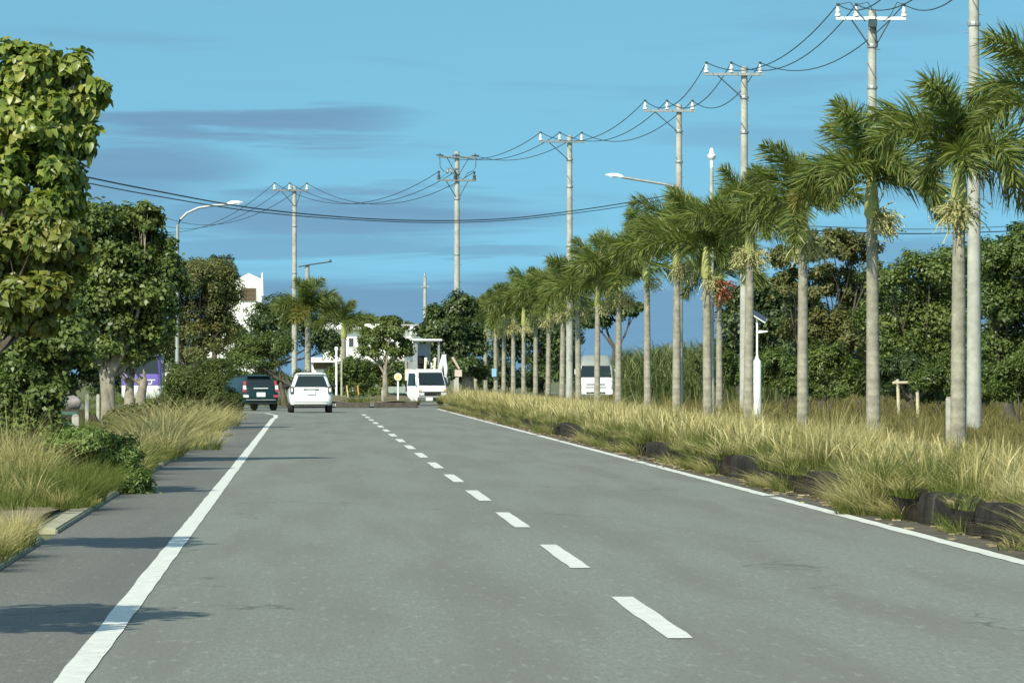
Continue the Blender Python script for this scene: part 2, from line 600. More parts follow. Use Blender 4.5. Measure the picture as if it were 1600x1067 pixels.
def grid_sheet(name, xs, ys, zf, m):
    xs = np.array(xs, float); ys = np.array(ys, float)
    gx, gy = np.meshgrid(xs, ys)
    V = np.stack([gx, gy, zf(gx, gy)], -1).reshape(-1, 3)
    nx, ny = len(xs), len(ys)
    i = (np.arange(ny - 1)[:, None] * nx + np.arange(nx - 1)[None]).ravel()
    return tag(npmesh(name, V, np.stack([i, i + 1, i + nx + 1, i + nx], -1), m, smooth=True), kind='structure')


def medz(x, y):
    e = np.clip((x - 6.1) / 3.6, 0, 1)
    return 0.27 - 0.26 * e * e * (3 - 2 * e) + 0.03 * np.sin(x * 2.1 + y * 0.7) * np.sin(y * 0.43) * (e > 0.02)


grid_sheet('median_soil', np.linspace(6.12, 13.0, 24), np.linspace(-5, 222, 240), medz, M_SOIL)
grid_sheet('left_verge_soil', np.linspace(-9.0, -2.5, 20), np.linspace(-5, 190, 180),
           lambda x, y: 0.10 + 0.04 * np.sin(x * 3 + y * .5) * np.sin(y * .37), M_SOIL)
sheet('gravel_strip', [[(5.63, -20), (5.97, -20), (5.97, 222), (5.63, 222)]], 0.0035, mat('kerbside_dirt', (0.085, 0.075, 0.052), .95, var=.5, scale=3, bump=.7, bscale=20))

kb = MB()
ykb = [(-4, 1.8), (2.1, 7.9), (8.2, 14), (14.3, 20.1), (20.4, 26.2), (26.5, 32), (32.3, 38.4), (38.7, 45.3), (45.6, 49.6), (50.1, 55.8), (56.1, 61.2), (61.7, 66.6), (67.0, 72.2), (72.6, 77.6), (78.0, 82.6), (83.0, 89.4)] + [(90 + 6.2 * i, 95.8 + 6.2 * i) for i in range(20)]
for a, c in ykb:
    j = random.uniform(-0.03, 0.03); h = 0.31 + random.uniform(-0.03, 0.03)
    n = max(4, int((c - a) / 0.35))
    prof = [(5.95, -0.02), (5.962, h * .5), (5.972, h - 0.05), (6.0, h - 0.012), (6.05, h), (6.15, h), (6.16, -0.02)]
    ph = random.uniform(0, 6)
    n0 = len(kb.v)
    for i in range(n + 1):
        yy = a + (c - a) * i / n
        end = max(0, 1 - min(i, n - i) / 1.5)
        for x, z in prof:
            w_ = .006 * math.sin(yy * .55 + ph)
            kb.v.append((x + j + w_ + .05 * end * (x < 6.02), yy, z * (1 - .13 * end) + .012 * math.sin(yy * 1.1 + ph) * (z > .05)))
    k = len(prof)
    for i in range(n):
        for q in range(k - 1):
            s_ = n0 + i * k + q
            kb.f.append((s_, s_ + 1, s_ + 1 + k, s_ + k)); kb.mi.append(0)
    kb.f.append(tuple(n0 + q for q in range(k))); kb.mi.append(0)
    kb.f.append(tuple(n0 + n * k + q for q in range(k))); kb.mi.append(0)
tag(kb.build('kerb', M_KERB, smooth=50), kind='structure')

gk = MB()
for a, c in ((20, 35.6), (35.8, 44), (46.3, 54.2), (54.5, 66), (66.2, 80), (80.2, 110), (110.2, 150), (150.2, 189)):
    gk.box(-2.62, -2.28, a, c, -0.02, 0.05)
tag(gk.build('left_kerb', M_KERB2, bevel=0.015), kind='structure')

# far traffic island
ib = MB()
for x0, x1 in ((1.25, 2.75), (2.95, 4.85)):
    ib.box(x0, x1, 222.3, 222.6, -0.02, 0.24)
ib.box(4.60, 4.85, 222.65, 231, -0.02, 0.24)
tag(ib.build('island_kerb', mat('island_kerb_concrete', (0.07, 0.062, 0.052), 0.9, var=0.4, scale=3), bevel=0.03), kind='structure')
grid_sheet('island_soil', np.linspace(-0.9, 4.58, 14), np.linspace(222.62, 231.5, 10), lambda x, y: 0.2 + 0.08 * np.sin(x * 2) + (y - 222) * 0.03, M_SOIL)
#@@PART2
# ------------------------------------------------------------------ vegetation generators
def blades(P, h, w, lean, az=None, levels=4, tipw=0.12, bulge=None):
    """P (n,3) roots, h, w, lean (n,) -> V, F of curved tapering blades"""
    n = len(P)
    if az is None: az = rng.uniform(0, 2 * np.pi, n)
    ld = np.stack([np.cos(az), np.sin(az), np.zeros(n)], -1)
    ya = rng.uniform(0, 2 * np.pi, n)
    wd = np.stack([np.cos(ya), np.sin(ya), np.zeros(n)], -1)
    V = np.zeros((n, levels, 2, 3))
    for i in range(levels):
        t = i / (levels - 1)
        c = P + ld * (h * lean * t ** 1.8)[:, None] + np.array([0, 0, 1.0]) * (h * (t - 0.35 * np.minimum(lean, 1.2) * t ** 2.2))[:, None]
        ww = w * (1 - (1 - tipw) * t ** 1.5)
        if bulge is not None and 0 < t < 1: ww = ww * bulge[i]
        V[:, i, 0] = c - wd * (ww / 2)[:, None]
        V[:, i, 1] = c + wd * (ww / 2)[:, None]
    base = (np.arange(n) * levels * 2)[:, None]
    F = []
    for i in range(levels - 1):
        F.append(np.concatenate([base + 2 * i, base + 2 * i + 1, base + 2 * i + 3, base + 2 * i + 2], 1))
    return V.reshape(-1, 3), np.concatenate(F)


def ups(V, levels=4):
    return np.tile(np.repeat(np.arange(levels) / (levels - 1), 2), len(V) // (2 * levels))


def join(parts):
    V, Fs, o = [], [], 0
    for v, f in parts:
        V.append(v); Fs.append(f + o); o += len(v)
    return np.concatenate(V), np.concatenate(Fs)


LEAF_N = 2.7


def leafcloud(clumps, n_tot, L, W, up=0.45, sub=16, subr=0.46, fold=0.25, droop=0.0, shell=0.62, big=False):
    """clumps: (centre, (rx,ry,rz)); leaves are scattered in sprays over each clump -> V, F"""
    vol = np.array([r[0] * r[2] for _, r in clumps]); cnt = np.maximum(30, (n_tot * vol / vol.sum()).astype(int))
    Ps, Ns = [], []
    for (c, r), n in zip(clumps, (cnt * LEAF_N).astype(int)):
        c = np.array(c); r = np.array(r)
        k = max(5, int(sub * 1.35 * rng.uniform(.8, 1.2)))
        d = rdirs(k); d[:, 2] = np.where(d[:, 2] < -0.55, -d[:, 2], d[:, 2])
        sc = c + d * r * (shell + 0.34 * rng.random((k, 1))) * np.where(rng.random((k, 1)) < .22, .45, 1.0)
        sr = subr * rng.uniform(.6, 1.25, (k, 1)) * r
        spr = (rng.random((k, 1)) < .28) & (np.linalg.norm((sc - c) / r, axis=1, keepdims=True) > .55)     # stray sprigs beyond the mass
        sc = np.where(spr, c + (sc - c) * rng.uniform(1.12, 1.38, (k, 1)), sc); sr = np.where(spr, sr * .5, sr)
        wgt = np.where(spr[:, 0], .35, 1.0)
        j = rng.choice(k, n, p=wgt / wgt.sum())
        u = rdirs(n)
        Ps.append(sc[j] + u * sr[j] * (rng.random((n, 1)) ** 0.45))
        Ns.append(unit(d[j] * 0.55 + u * 0.5 + np.array([0, 0, up]) + rng.normal(size=(n, 3)) * 0.42))
    P = np.concatenate(Ps); N = np.concatenate(Ns); n = len(P)
    if not big: L *= .84; W *= .84
    t = rdirs(n); t[:, 2] -= droop; T = unit(t - N * (t * N).sum(-1, keepdims=True)); B = np.cross(N, T)
    q_ = rng.uniform(.45, 1.35, n); l = (L * q_)[:, None]; w = (W * q_ * rng.uniform(.8, 1.15, n))[:, None]
    if not big:
        V = np.stack([P, P + T * l * .45 + B * w * .5 + N * w * fold, P + T * l - N * l * .12, P + T * l * .5 - B * w * .5 + N * w * fold], 1)
        F = (np.arange(n) * 4)[:, None] + np.array([[0, 1, 2, 3]])
        return V.reshape(-1, 3), F
    # broad leaf folded along its midrib, tip curling down
    V = np.stack([P, P + T * l * .30 + B * w * .5 + N * w * fold, P + T * l * .72 + B * w * .36 + N * w * fold * .5 - N * l * .05, P + T * l - N * l * .22,
                  P + T * l * .72 - B * w * .36 + N * w * fold * .5 - N * l * .05, P + T * l * .30 - B * w * .5 + N * w * fold, P + T * l * .45], 1)
    o = (np.arange(n) * 7)[:, None]
    F = np.concatenate([o + np.array([[0, 1, 2, 6]]), o + np.array([[6, 2, 3, 4]]), o + np.array([[6, 4, 5, 0]])])
    return V.reshape(-1, 3), F


def limb(a, b, r0, r1, bend=0.12, n=5):
    a, b = Vector(a), Vector(b)
    L = (b - a).length
    o = Vector((random.uniform(-1, 1), random.uniform(-1, 1), random.uniform(-.4, .4))) * L * bend
    pts = [a.lerp(b, i / (n - 1)) + o * math.sin(math.pi * i / (n - 1)) for i in range(n)]
    return pts, [r0 + (r1 - r0) * (i / (n - 1)) for i in range(n)]


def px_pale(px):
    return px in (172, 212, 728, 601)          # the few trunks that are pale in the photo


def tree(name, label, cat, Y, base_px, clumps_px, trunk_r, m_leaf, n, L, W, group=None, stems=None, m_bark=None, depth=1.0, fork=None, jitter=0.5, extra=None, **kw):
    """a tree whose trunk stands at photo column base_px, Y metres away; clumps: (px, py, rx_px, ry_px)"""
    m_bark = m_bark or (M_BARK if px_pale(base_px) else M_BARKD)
    b = at(base_px, 600, Y); b.z = 0
    e = empty(name, b, label, cat, group)
    cl = []
    for (px, py, rx, ry) in clumps_px:
        dy = random.uniform(-jitter, jitter) * rx * Y / F * 1.2
        c = at(px, py, Y) - b
        s = Y / F
        cl.append(((c.x, dy, c.z), (rx * s, rx * s * depth, ry * s)))
    # trunk and limbs
    tb = MB()
    tops = [c for c, r in cl]
    low = min(c[2] - r[2] for c, r in cl)
    fz = fork if fork is not None else max(0.5, low * 0.75)
    for sx in (stems or [0.0]):
        mid = Vector((sx * 0.6 + random.uniform(-.1, .1), random.uniform(-.15, .15), fz))
        pts, rr = limb((sx * 0.35, 0, -0.1), mid, trunk_r * 1.25, trunk_r * 0.8, 0.05, 6)
        rr[0] *= 1.25
        pts = list(pts) + [pts[-1] + Vector((0, 0, trunk_r * .7)), pts[-1] + Vector((0, 0, trunk_r * 1.2))]
        tb.tube(pts, rr + [trunk_r * .55, trunk_r * .12], 10)
        near_ = min(range(len(cl)), key=lambda q: abs(cl[q][0][0] - sx) + .3 * abs(cl[q][0][2] - fz))
        for ci, (c, r) in enumerate(cl):
            if stems and len(stems) > 1 and ci != near_ and random.random() < 0.4: continue
            p2, r2 = limb(mid - Vector((0, 0, trunk_r * .8)), Vector(c) * 1.0, trunk_r * .5, trunk_r * .07, 0.10, 6)
            tb.tube(p2, r2, 6)
            for q in range(3):
                d = rdirs(1)[0]
                tip = Vector((c[0] + d[0] * r[0] * .85, c[1] + d[1] * r[1] * .85, c[2] + abs(d[2]) * r[2] * .8))
                p3, r3 = limb(p2[3], tip, trunk_r * .14, trunk_r * .03, .12, 4)
                tb.tube(p3, r3, 5)
    tb.build('trunk', m_bark, e, smooth=60)
    V, Fq = leafcloud(cl, n, L, W, **kw)
    npmesh('crown', V, Fq, m_leaf, e)
    return e


# ------------------------------------------------------------------ foxtail palms
def frond_arrays(L=2.1, bend=1.45, wid=0.50, stations=66, ring=4, seed=0, side=0.0):
    r = np.random.default_rng(100 + seed)
    ns = 24
    ts = np.linspace(0, 1, ns)
    ang = -bend * ts ** 1.35
    d = np.stack([np.cos(ang), side * ts ** 1.5, np.sin(ang)], -1)
    C = np.concatenate([[[0, 0, 0]], np.cumsum(d[:-1] * L / (ns - 1), 0)])
    # rachis
    parts = []
    V = []
    for i in range(ns):
        t = unit(d[i]); n_ = np.array([-t[2], 0, t[0]]); b_ = np.cross(t, n_)
        q = 0.028 * (1 - .85 * ts[i])
        V += [C[i] + n_ * q, C[i] + b_ * q, C[i] - n_ * q, C[i] - b_ * q]
    Fq = [[i * 4 + j, i * 4 + (j + 1) % 4, i * 4 + 4 + (j + 1) % 4, i * 4 + 4 + j] for i in range(ns - 1) for j in range(4)]
    parts.append((np.array(V), np.array(Fq)))
    N = stations * ring
    t = np.repeat(np.linspace(.13, 1.0, stations), ring) + r.normal(0, .006, N)
    t = np.clip(t, 0, 1)
    idx = t * (ns - 1); i0 = np.minimum(idx.astype(int), ns - 2); fr = (idx - i0)[:, None]
    p = C[i0] * (1 - fr) + C[i0 + 1] * fr
    T = unit(d[i0]); Nn = np.stack([-T[:, 2], 0 * T[:, 0], T[:, 0]], -1); B = np.cross(T, Nn)
    roll = np.tile(np.linspace(0, 2 * np.pi, ring, endpoint=False), stations) + r.normal(0, .45, N)
    rad = B * np.cos(roll)[:, None] + Nn * np.sin(roll)[:, None] * .8
    prof = np.clip(np.sin(np.pi * np.clip(t * .93 + .05, 0, 1)) ** .5, .25, 1)
    ll = wid * prof * r.uniform(.75, 1.2, N)
    dirn = unit(rad * .95 + T * .60 + r.normal(0, .10, (N, 3)))
    w = .035 * r.uniform(.7, 1.2, N)
    wd = unit(np.cross(dirn, r.normal(size=(N, 3))))
    V = np.zeros((N, 3, 2, 3))
    for k, (u, ww) in enumerate(((0, .55), (.5, 1.0), (1, .15))):
        c = p + dirn * (ll * u)[:, None]
        c[:, 2] -= .30 * ll * u ** 2
        V[:, k, 0] = c - wd * (w * ww / 2)[:, None]; V[:, k, 1] = c + wd * (w * ww / 2)[:, None]
    o = (np.arange(N) * 6)[:, None]
    Fq = np.concatenate([o + np.array([[0, 1, 3, 2]]), o + np.array([[2, 3, 5, 4]])])
    parts.append((V.reshape(-1, 3), Fq))
    return join(parts)


def flower_arrays(seed, L=.75):
    """a drooping, many-branched flower spray"""
    r = np.random.default_rng(seed)
    parts = []
    for i in range(70):
        a = r.uniform(-.9, .9); e = r.uniform(-.5, .9)
        s = L * r.uniform(.5, 1.0)
        dirn = np.array([np.cos(a) * np.cos(e), np.sin(a) * np.cos(e), np.sin(e)])
        pts = [np.array([0.05, 0, 0])]
        v = dirn.copy()
        for k in range(5):
            pts.append(pts[-1] + v * s / 5); v = unit(v + np.array([0, 0, -.34]) + r.normal(0, .18, 3))
        V = []
        for k, q in enumerate(pts):
            w = .014
            sd_ = unit(np.cross(v, r.normal(size=3)))
            V += [q - sd_ * w, q + sd_ * w]
        Fq = [[2 * k, 2 * k + 1, 2 * k + 3, 2 * k + 2] for k in range(5)]
        parts.append((np.array(V), np.array(Fq)))
        for k in range(5):
            q = pts[r.integers(2, 6)] + r.normal(0, .03, 3)
            u1, u2 = rdirs(2) * .028
            parts.append((np.array([q - u1, q - u2, q + u1, q + u2]), np.array([[0, 1, 2, 3]])))
    return join(parts)


PROTO = {}
FR = [frond_arrays(2.1, 1.30, .62, seed=1), frond_arrays(2.2, 1.8, .60, seed=2, side=.12), frond_arrays(1.95, .85, .56, seed=3, side=-.12), frond_arrays(2.0, 2.4, .58, seed=4, side=.1)]


def mesh_of(name, V, Fq, m):
    o = npmesh(name, V, Fq, m)
    me = o.data
    bpy.data.objects.remove(o)
    return me


for i, (v, f) in enumerate(FR):
    PROTO['frond', i] = mesh_of('frond', v, f, M_FROND)
PROTO['frond', 9] = mesh_of('frond', *FR[0], M_FROND2)
for i in range(3):
    PROTO['flower', i] = mesh_of('flower_spray', *flower_arrays(20 + i), M_SPRAY)
PROTO['fruit', 0] = mesh_of('fruit_bunch', *flower_arrays(33, .6), M_FRUIT)


def palm_trunk(h, r):
    b = MB()
    prof = [(r * 1.45, -0.1), (r * 1.25, .15)]
    z = .3
    while z < h:
        q = r * (1.12 - .30 * z / h)
        prof += [(q, z), (q * 1.035, z + .03), (q, z + .06)]
        z += .17
    prof.append((r * .80, h))
    b.lathe(prof, k=12)
    return b


def crownshaft(L, r):
    b = MB()
    b.lathe([(r * .86, 0), (r * 1.22, .08), (r * 1.15, L * .35), (r * .92, L * .7), (r * .62, L), (r * .3, L + .12)], k=12)
    return b


def frond_set(kind, rr):
    """(mesh key, elevation, azimuth, scale)"""
    out = []
    n = rr.integers(12, 15)
    a0 = rr.uniform(0, 6.28)
    for i in range(n):
        k = i / (n - 1)
        el = R(88 - 66 * k ** 1.1 + rr.normal(0, 6))
        if kind == 'open' and k > .5: el += R(5)
        az = a0 + i * 2.39996 + rr.normal(0, .2)
        mk = int(rr.choice([0, 2, 2])) if k < .4 else int(rr.choice([0, 1, 3]))
        out.append((mk, el, az, rr.uniform(.85, 1.05) * (1.0 if k > .15 else .9)))
    return out


def palm(px, h_shaft, label, near=True, Xp=12.0, seed=0, sprays=2, fruit=None, r=.125, lean=0.0, Y=None, group='foxtail palms in the median row', scale=1.0, yellow=False):
    """h_shaft: height of the top of the green crownshaft"""
    rr = np.random.default_rng(500 + seed)
    if Y is None: Y = F * Xp / (px - 480)
    p = at(px, 600, Y); p.z = medz(p.x, 0) if p.x < 13 else 0
    e = empty('palm_tree', (p.x, p.y, float(p.z)), label, 'palm', group, rz=0)
    e.rotation_euler = (rr.normal(0, .006), lean, 0)
    Ls = rr.uniform(.85, 1.05)
    palm_trunk(h_shaft - Ls, r).build('trunk', M_TRUNK, e, smooth=40)
    cs = crownshaft(Ls, r * .98).build('crownshaft', M_SHAFT, e, smooth=50)
    cs.location = (0, 0, h_shaft - Ls)
    fs = frond_set('', rr)
    if near:
        for j, (mk, el, az, sc) in enumerate(fs):
            o = bpy.data.objects.new('frond', PROTO['frond', 9 if (yellow and j == len(fs) - 1) else mk])
            COL.objects.link(o); o.parent = e
            o.location = (0, 0, h_shaft - .05 - .012 * j)
            o.rotation_euler = Euler((rr.normal(0, .3), -el, az), 'XYZ')
            o.scale = (sc * scale,) * 3
    else:
        parts = []
        for j, (mk, el, az, sc) in enumerate(fs):
            v, f = FR[mk]
            M = np.array(Euler((rr.normal(0, .3), -el, az), 'XYZ').to_matrix())
            parts.append((v @ M.T * sc * scale + np.array([0, 0, h_shaft - .05]), f))
        npmesh('crown', *join(parts), M_FROND, e)
    for j in range(sprays):
        o = bpy.data.objects.new('flower_spray', PROTO['flower', int(rr.integers(0, 3))])
        COL.objects.link(o); o.parent = e
        o.location = (0, 0, h_shaft - Ls - .03)
        o.rotation_euler = (0, 0, rr.uniform(0, 6.28) if j else (R(-60) + rr.normal(0, .4)))
        s = rr.uniform(.75, 1.1); o.scale = (s, s, s)
    if fruit is not None:
        o = bpy.data.objects.new('fruit_bunch', PROTO['fruit', 0])
        COL.objects.link(o); o.parent = e
        o.location = (.05, -.1, h_shaft - Ls - .25); o.rotation_euler = (0, 0, fruit); o.scale = (1.5, 1.5, 1.3)
    return e


PALMS = [  # px, crownshaft-top py, label, extra
    (1648, 165, 'nearest foxtail palm, only its left fronds reaching in at the upper right corner', {}),
    (1497, 246, 'tall foxtail palm with bright yellow crownshaft, standing in front of the nearest pole', dict(yellow=True)),
    (1365, 274, 'foxtail palm overlapping the utility pole with the white bell insulators', {}),
    (1254, 322, 'foxtail palm third from the right edge with flower spray in front of olive tree', {}),
    (1169, 350, 'foxtail palm just left of the white solar lamp', dict(sprays=3)),
    (1106, 385, 'foxtail palm with an orange red fruit bunch', dict(sprays=1, fruit=R(-8))),
    (1057, 376, 'foxtail palm with young upright yellow leaf right beside the white pole below the lamp arm', dict(sprays=3)),
    (1012, 400, 'foxtail palm right of the white minibus with open sky on both sides of its trunk', dict(sprays=1)),
    (966, 430, 'foxtail palm at the right edge of the white minibus', dict(sprays=3)),
    (933, 440, 'foxtail palm in front of the white minibus windscreen', dict(sprays=2)),
    (904, 452, 'foxtail palm just left of the white minibus', dict(sprays=2)),
    (878, 462, 'foxtail palm just left of the pale pole beside the minibus', {}),
    (856, 470, 'foxtail palm with a round ball of pale flowers under its crown', dict(sprays=4)),
    (837, 474, 'seventh foxtail palm from the far end of the row', {}),
    (818, 482, 'sixth foxtail palm from the far end of the row', {}),
    (802, 488, 'fifth foxtail palm from the far end of the row', {}),
    (787, 492, 'fourth foxtail palm from the far end, taller than its neighbours', {}),
    (775, 500, 'third foxtail palm from the far end, with the small blue sign on its trunk', {}),
    (759, 506, 'second foxtail palm from the far end of the row', {}),
    (743, 510, 'farthest foxtail palm of the row, beside the broad dark tree', {}),
]
for i, (px, py, lab, kw) in enumerate(PALMS):
    Y = F * 12.0 / (px - 480)
    hs = at(px, py, Y).z
    hs = max(5.15, min(hs, 6.05))
    palm(px, hs, lab, near=Y < 240, seed=i, scale=(1.0 if Y < 150 else 1.10) * random.uniform(.92, 1.07), **dict(dict(yellow=i % 4 == 2, lean=random.uniform(-.014, .014), r=.125 * random.uniform(.92, 1.1)), **kw))
palm(1124, 5.4, 'foxtail palm of a second row, seen between the fruiting palm and the solar lamp', Y=196, seed=41, sprays=2)
# two palms on the left, beyond the white car
palm(481, at(0, 492, 262).z, 'palm with stiff spreading fronds left of the road behind the white car', near=True, Y=262, seed=51, sprays=0, r=.17, group='palms left of the far road', scale=1.15, yellow=True)
palm(537, at(0, 512, 300).z, 'smaller palm with drooping fronds in front of the white building', near=True, Y=300, seed=52, sprays=0, r=.16, group='palms left of the far road', scale=1.05)

# ------------------------------------------------------------------ broadleaf trees
LF_BIG = leafmat('leaf_broad', [(0.078, 0.124, 0.022), (0.147, 0.202, 0.034), (0.209, 0.256, 0.047), (0.310, 0.310, 0.062)], .28, .4, .5, patch=.25)
LF_BIGY = leafmat('leaf_broad_yellowing', [(0.085, 0.125, 0.022), (0.155, 0.18, 0.035), (0.24, 0.23, 0.05)], .28, .4, .5, patch=.25)
LF_MID = leafmat('leaf_mid', [(0.050, 0.081, 0.020), (0.104, 0.148, 0.034), (0.168, 0.211, 0.047)], .22, .45, .4, patch=.35)
LF_DARK = leafmat('leaf_dark', [(0.028, 0.048, 0.017), (0.059, 0.093, 0.028), (0.100, 0.138, 0.038)], .18, .45, .4, patch=.3)
LF_OLIVE = leafmat('leaf_olive', [(0.068, 0.085, 0.028), (0.131, 0.144, 0.047), (0.207, 0.186, 0.068)], .25, .5, .3, patch=.35)
LF_BRIGHT = leafmat('leaf_bright', [(0.046, 0.076, 0.018), (0.098, 0.144, 0.034), (0.149, 0.196, 0.052)], .3, .45, .35, patch=.3)

tree('broadleaf_tree', 'tree with large bright leaves, some yellowing, at the left edge', 'tree', 82, -25,
     [(30, 110, 55, 42), (85, 130, 52, 38), (20, 190, 80, 60), (95, 205, 55, 60), (140, 160, 28, 28), (40, 280, 75, 55), (70, 350, 60, 50),
      (-60, 200, 90, 90), (-70, 320, 90, 90), (118, 105, 22, 24), (100, 285, 35, 40), (150, 145, 22, 20), (128, 215, 26, 26), (60, 170, 60, 50), (105, 320, 26, 24)],
     .08, LF_BIG, 9500, .165, .112, fork=2.6, droop=.8, big=True, sub=12, subr=.42, group='left roadside trees')
tree('broadleaf_tree', 'lower yellow-green large-leaved tree under the bright one at the left edge', 'tree', 75, 2,
     [(20, 400, 60, 45), (75, 420, 50, 40), (-30, 420, 70, 60), (50, 460, 60, 35), (60, 375, 60, 40), (100, 385, 40, 34), (0, 470, 50, 40), (35, 500, 60, 36), (75, 470, 40, 36)], .07, LF_BIGY, 6500, .145, .10, fork=1.8, droop=.8, big=True, sub=11, subr=.42, group='left roadside trees')
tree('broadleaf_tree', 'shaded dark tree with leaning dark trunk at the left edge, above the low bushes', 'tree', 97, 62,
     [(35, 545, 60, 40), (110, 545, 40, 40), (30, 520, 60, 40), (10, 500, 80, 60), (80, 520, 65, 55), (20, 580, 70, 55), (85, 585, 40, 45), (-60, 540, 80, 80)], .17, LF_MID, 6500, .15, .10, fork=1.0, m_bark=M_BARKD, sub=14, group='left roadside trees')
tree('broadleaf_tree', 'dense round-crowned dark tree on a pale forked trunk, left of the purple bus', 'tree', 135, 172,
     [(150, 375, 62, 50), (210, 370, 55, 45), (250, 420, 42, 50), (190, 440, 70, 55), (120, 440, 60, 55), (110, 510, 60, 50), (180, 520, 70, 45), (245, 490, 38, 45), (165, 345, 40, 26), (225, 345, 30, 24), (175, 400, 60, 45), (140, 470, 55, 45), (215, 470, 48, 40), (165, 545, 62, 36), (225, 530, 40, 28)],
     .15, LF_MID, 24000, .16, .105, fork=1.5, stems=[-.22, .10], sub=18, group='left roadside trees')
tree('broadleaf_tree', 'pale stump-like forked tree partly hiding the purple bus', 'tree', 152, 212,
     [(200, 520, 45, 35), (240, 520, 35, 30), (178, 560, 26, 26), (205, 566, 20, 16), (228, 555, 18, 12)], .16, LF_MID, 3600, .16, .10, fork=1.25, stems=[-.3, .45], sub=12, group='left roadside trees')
tree('broadleaf_tree', 'olive feathery tree right of the dense round-crowned tree, below the curved street lamp', 'tree', 216, 305,
     [(270, 440, 45, 38), (315, 440, 48, 32), (350, 450, 28, 40), (290, 490, 55, 42), (340, 500, 35, 45), (310, 545, 50, 35), (265, 530, 35, 35)],
     .16, LF_OLIVE, 13000, .15, .08, fork=1.6, sub=18, group='left roadside trees')
tree('broadleaf_tree', 'dark tree top in front of the white tower', 'tree', 238, 335,
     [(300, 435, 40, 28), (340, 430, 32, 28), (350, 452, 15, 32), (335, 500, 28, 40), (368, 522, 18, 22)], .16, LF_DARK, 6500, .16, .10, fork=2.6, sub=14, group='left roadside trees')
tree('broadleaf_tree', 'dark tree right of the white tower, behind the farthest utility pole', 'tree', 330, 425,
     [(408, 500, 26, 24), (440, 482, 34, 20), (430, 520, 50, 38), (470, 510, 30, 40), (400, 540, 26, 30), (500, 530, 28, 30), (520, 545, 22, 22)],
     .2, LF_DARK, 11000, .19, .12, fork=2.2, sub=16, group='left roadside trees')
tree('broadleaf_tree', 'light feathery tree with bare twigs above the dark teal car', 'tree', 226, 450,
     [(385, 545, 35, 24), (425, 545, 32, 28), (400, 565, 40, 20), (375, 570, 26, 22)], .12, LF_BRIGHT, 5500, .14, .06, fork=1.0, stems=[-.4, .3], sub=14, group='left roadside trees')
tree('small_tree', 'small open-crowned tree on the far island, in front of the white building', 'tree', 229, 601,
     [(585, 530, 24, 20), (612, 525, 24, 20), (600, 550, 34, 14), (575, 552, 18, 12), (632, 545, 16, 16), (610, 508, 20, 12)], .14, LF_MID, 4200, .14, .09, fork=1.5, sub=13, group=None)
tree('broadleaf_tree', 'broad dark tree on a thick pale trunk behind the truck', 'tree', 252, 728,
     [(690, 510, 36, 30), (718, 488, 30, 28), (700, 550, 40, 30), (725, 535, 32, 30), (675, 530, 20, 18), (720, 580, 40, 22)], .34, LF_DARK, 12000, .21, .13, fork=1.6, sub=16)
FG = 'dark trees filling the background on the left'
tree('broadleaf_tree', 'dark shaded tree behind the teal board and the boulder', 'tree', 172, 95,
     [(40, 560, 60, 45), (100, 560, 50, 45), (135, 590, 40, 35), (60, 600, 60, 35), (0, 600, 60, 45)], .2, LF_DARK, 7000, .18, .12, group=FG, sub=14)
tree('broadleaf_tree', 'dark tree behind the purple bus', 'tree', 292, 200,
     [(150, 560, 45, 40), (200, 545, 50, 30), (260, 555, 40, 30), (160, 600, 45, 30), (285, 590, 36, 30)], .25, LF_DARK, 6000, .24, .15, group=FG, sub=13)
tree('broadleaf_tree', 'green tree in front of the low white building', 'tree', 330, 345,
     [(372, 596, 24, 16), (340, 604, 30, 16), (300, 602, 30, 20)], .2, LF_MID, 4000, .22, .13, group=FG, sub=12)
BT = 'dark trees far behind the palm row'
for i, (px, cl, lab) in enumerate([
        (790, [(780, 500, 40, 40), (800, 545, 45, 40), (790, 590, 60, 30)], 'dark distant tree behind the farthest palms'),
        (845, [(835, 510, 40, 40), (860, 550, 45, 40), (850, 590, 55, 28)], 'dark distant tree behind the middle of the far palms'),
        (900, [(895, 500, 40, 30), (885, 545, 35, 40), (895, 590, 40, 28)], 'dark distant tree left of the white minibus'),
        (960, [(945, 485, 32, 20), (985, 488, 22, 14), (925, 500, 30, 18)], 'dark distant tree crown above the white minibus')]):
    tree('broadleaf_tree', lab, 'tree', 380 - 12 * i, px, cl, .25, LF_DARK, 3800, .30, .2, group=BT, sub=12)
for i, (px, cl, lab) in enumerate([
        (580, [(570, 505, 26, 12), (600, 503, 24, 9)], 'distant dark tree showing over the white building roof, left one'),
        (650, [(640, 512, 26, 9), (668, 515, 24, 9)], 'distant dark tree showing over the white building roof, right one')]):
    tree('broadleaf_tree', lab, 'tree', 480 + 6 * i, px, cl, .25, LF_DARK, 1300, .34, .22, sub=9)

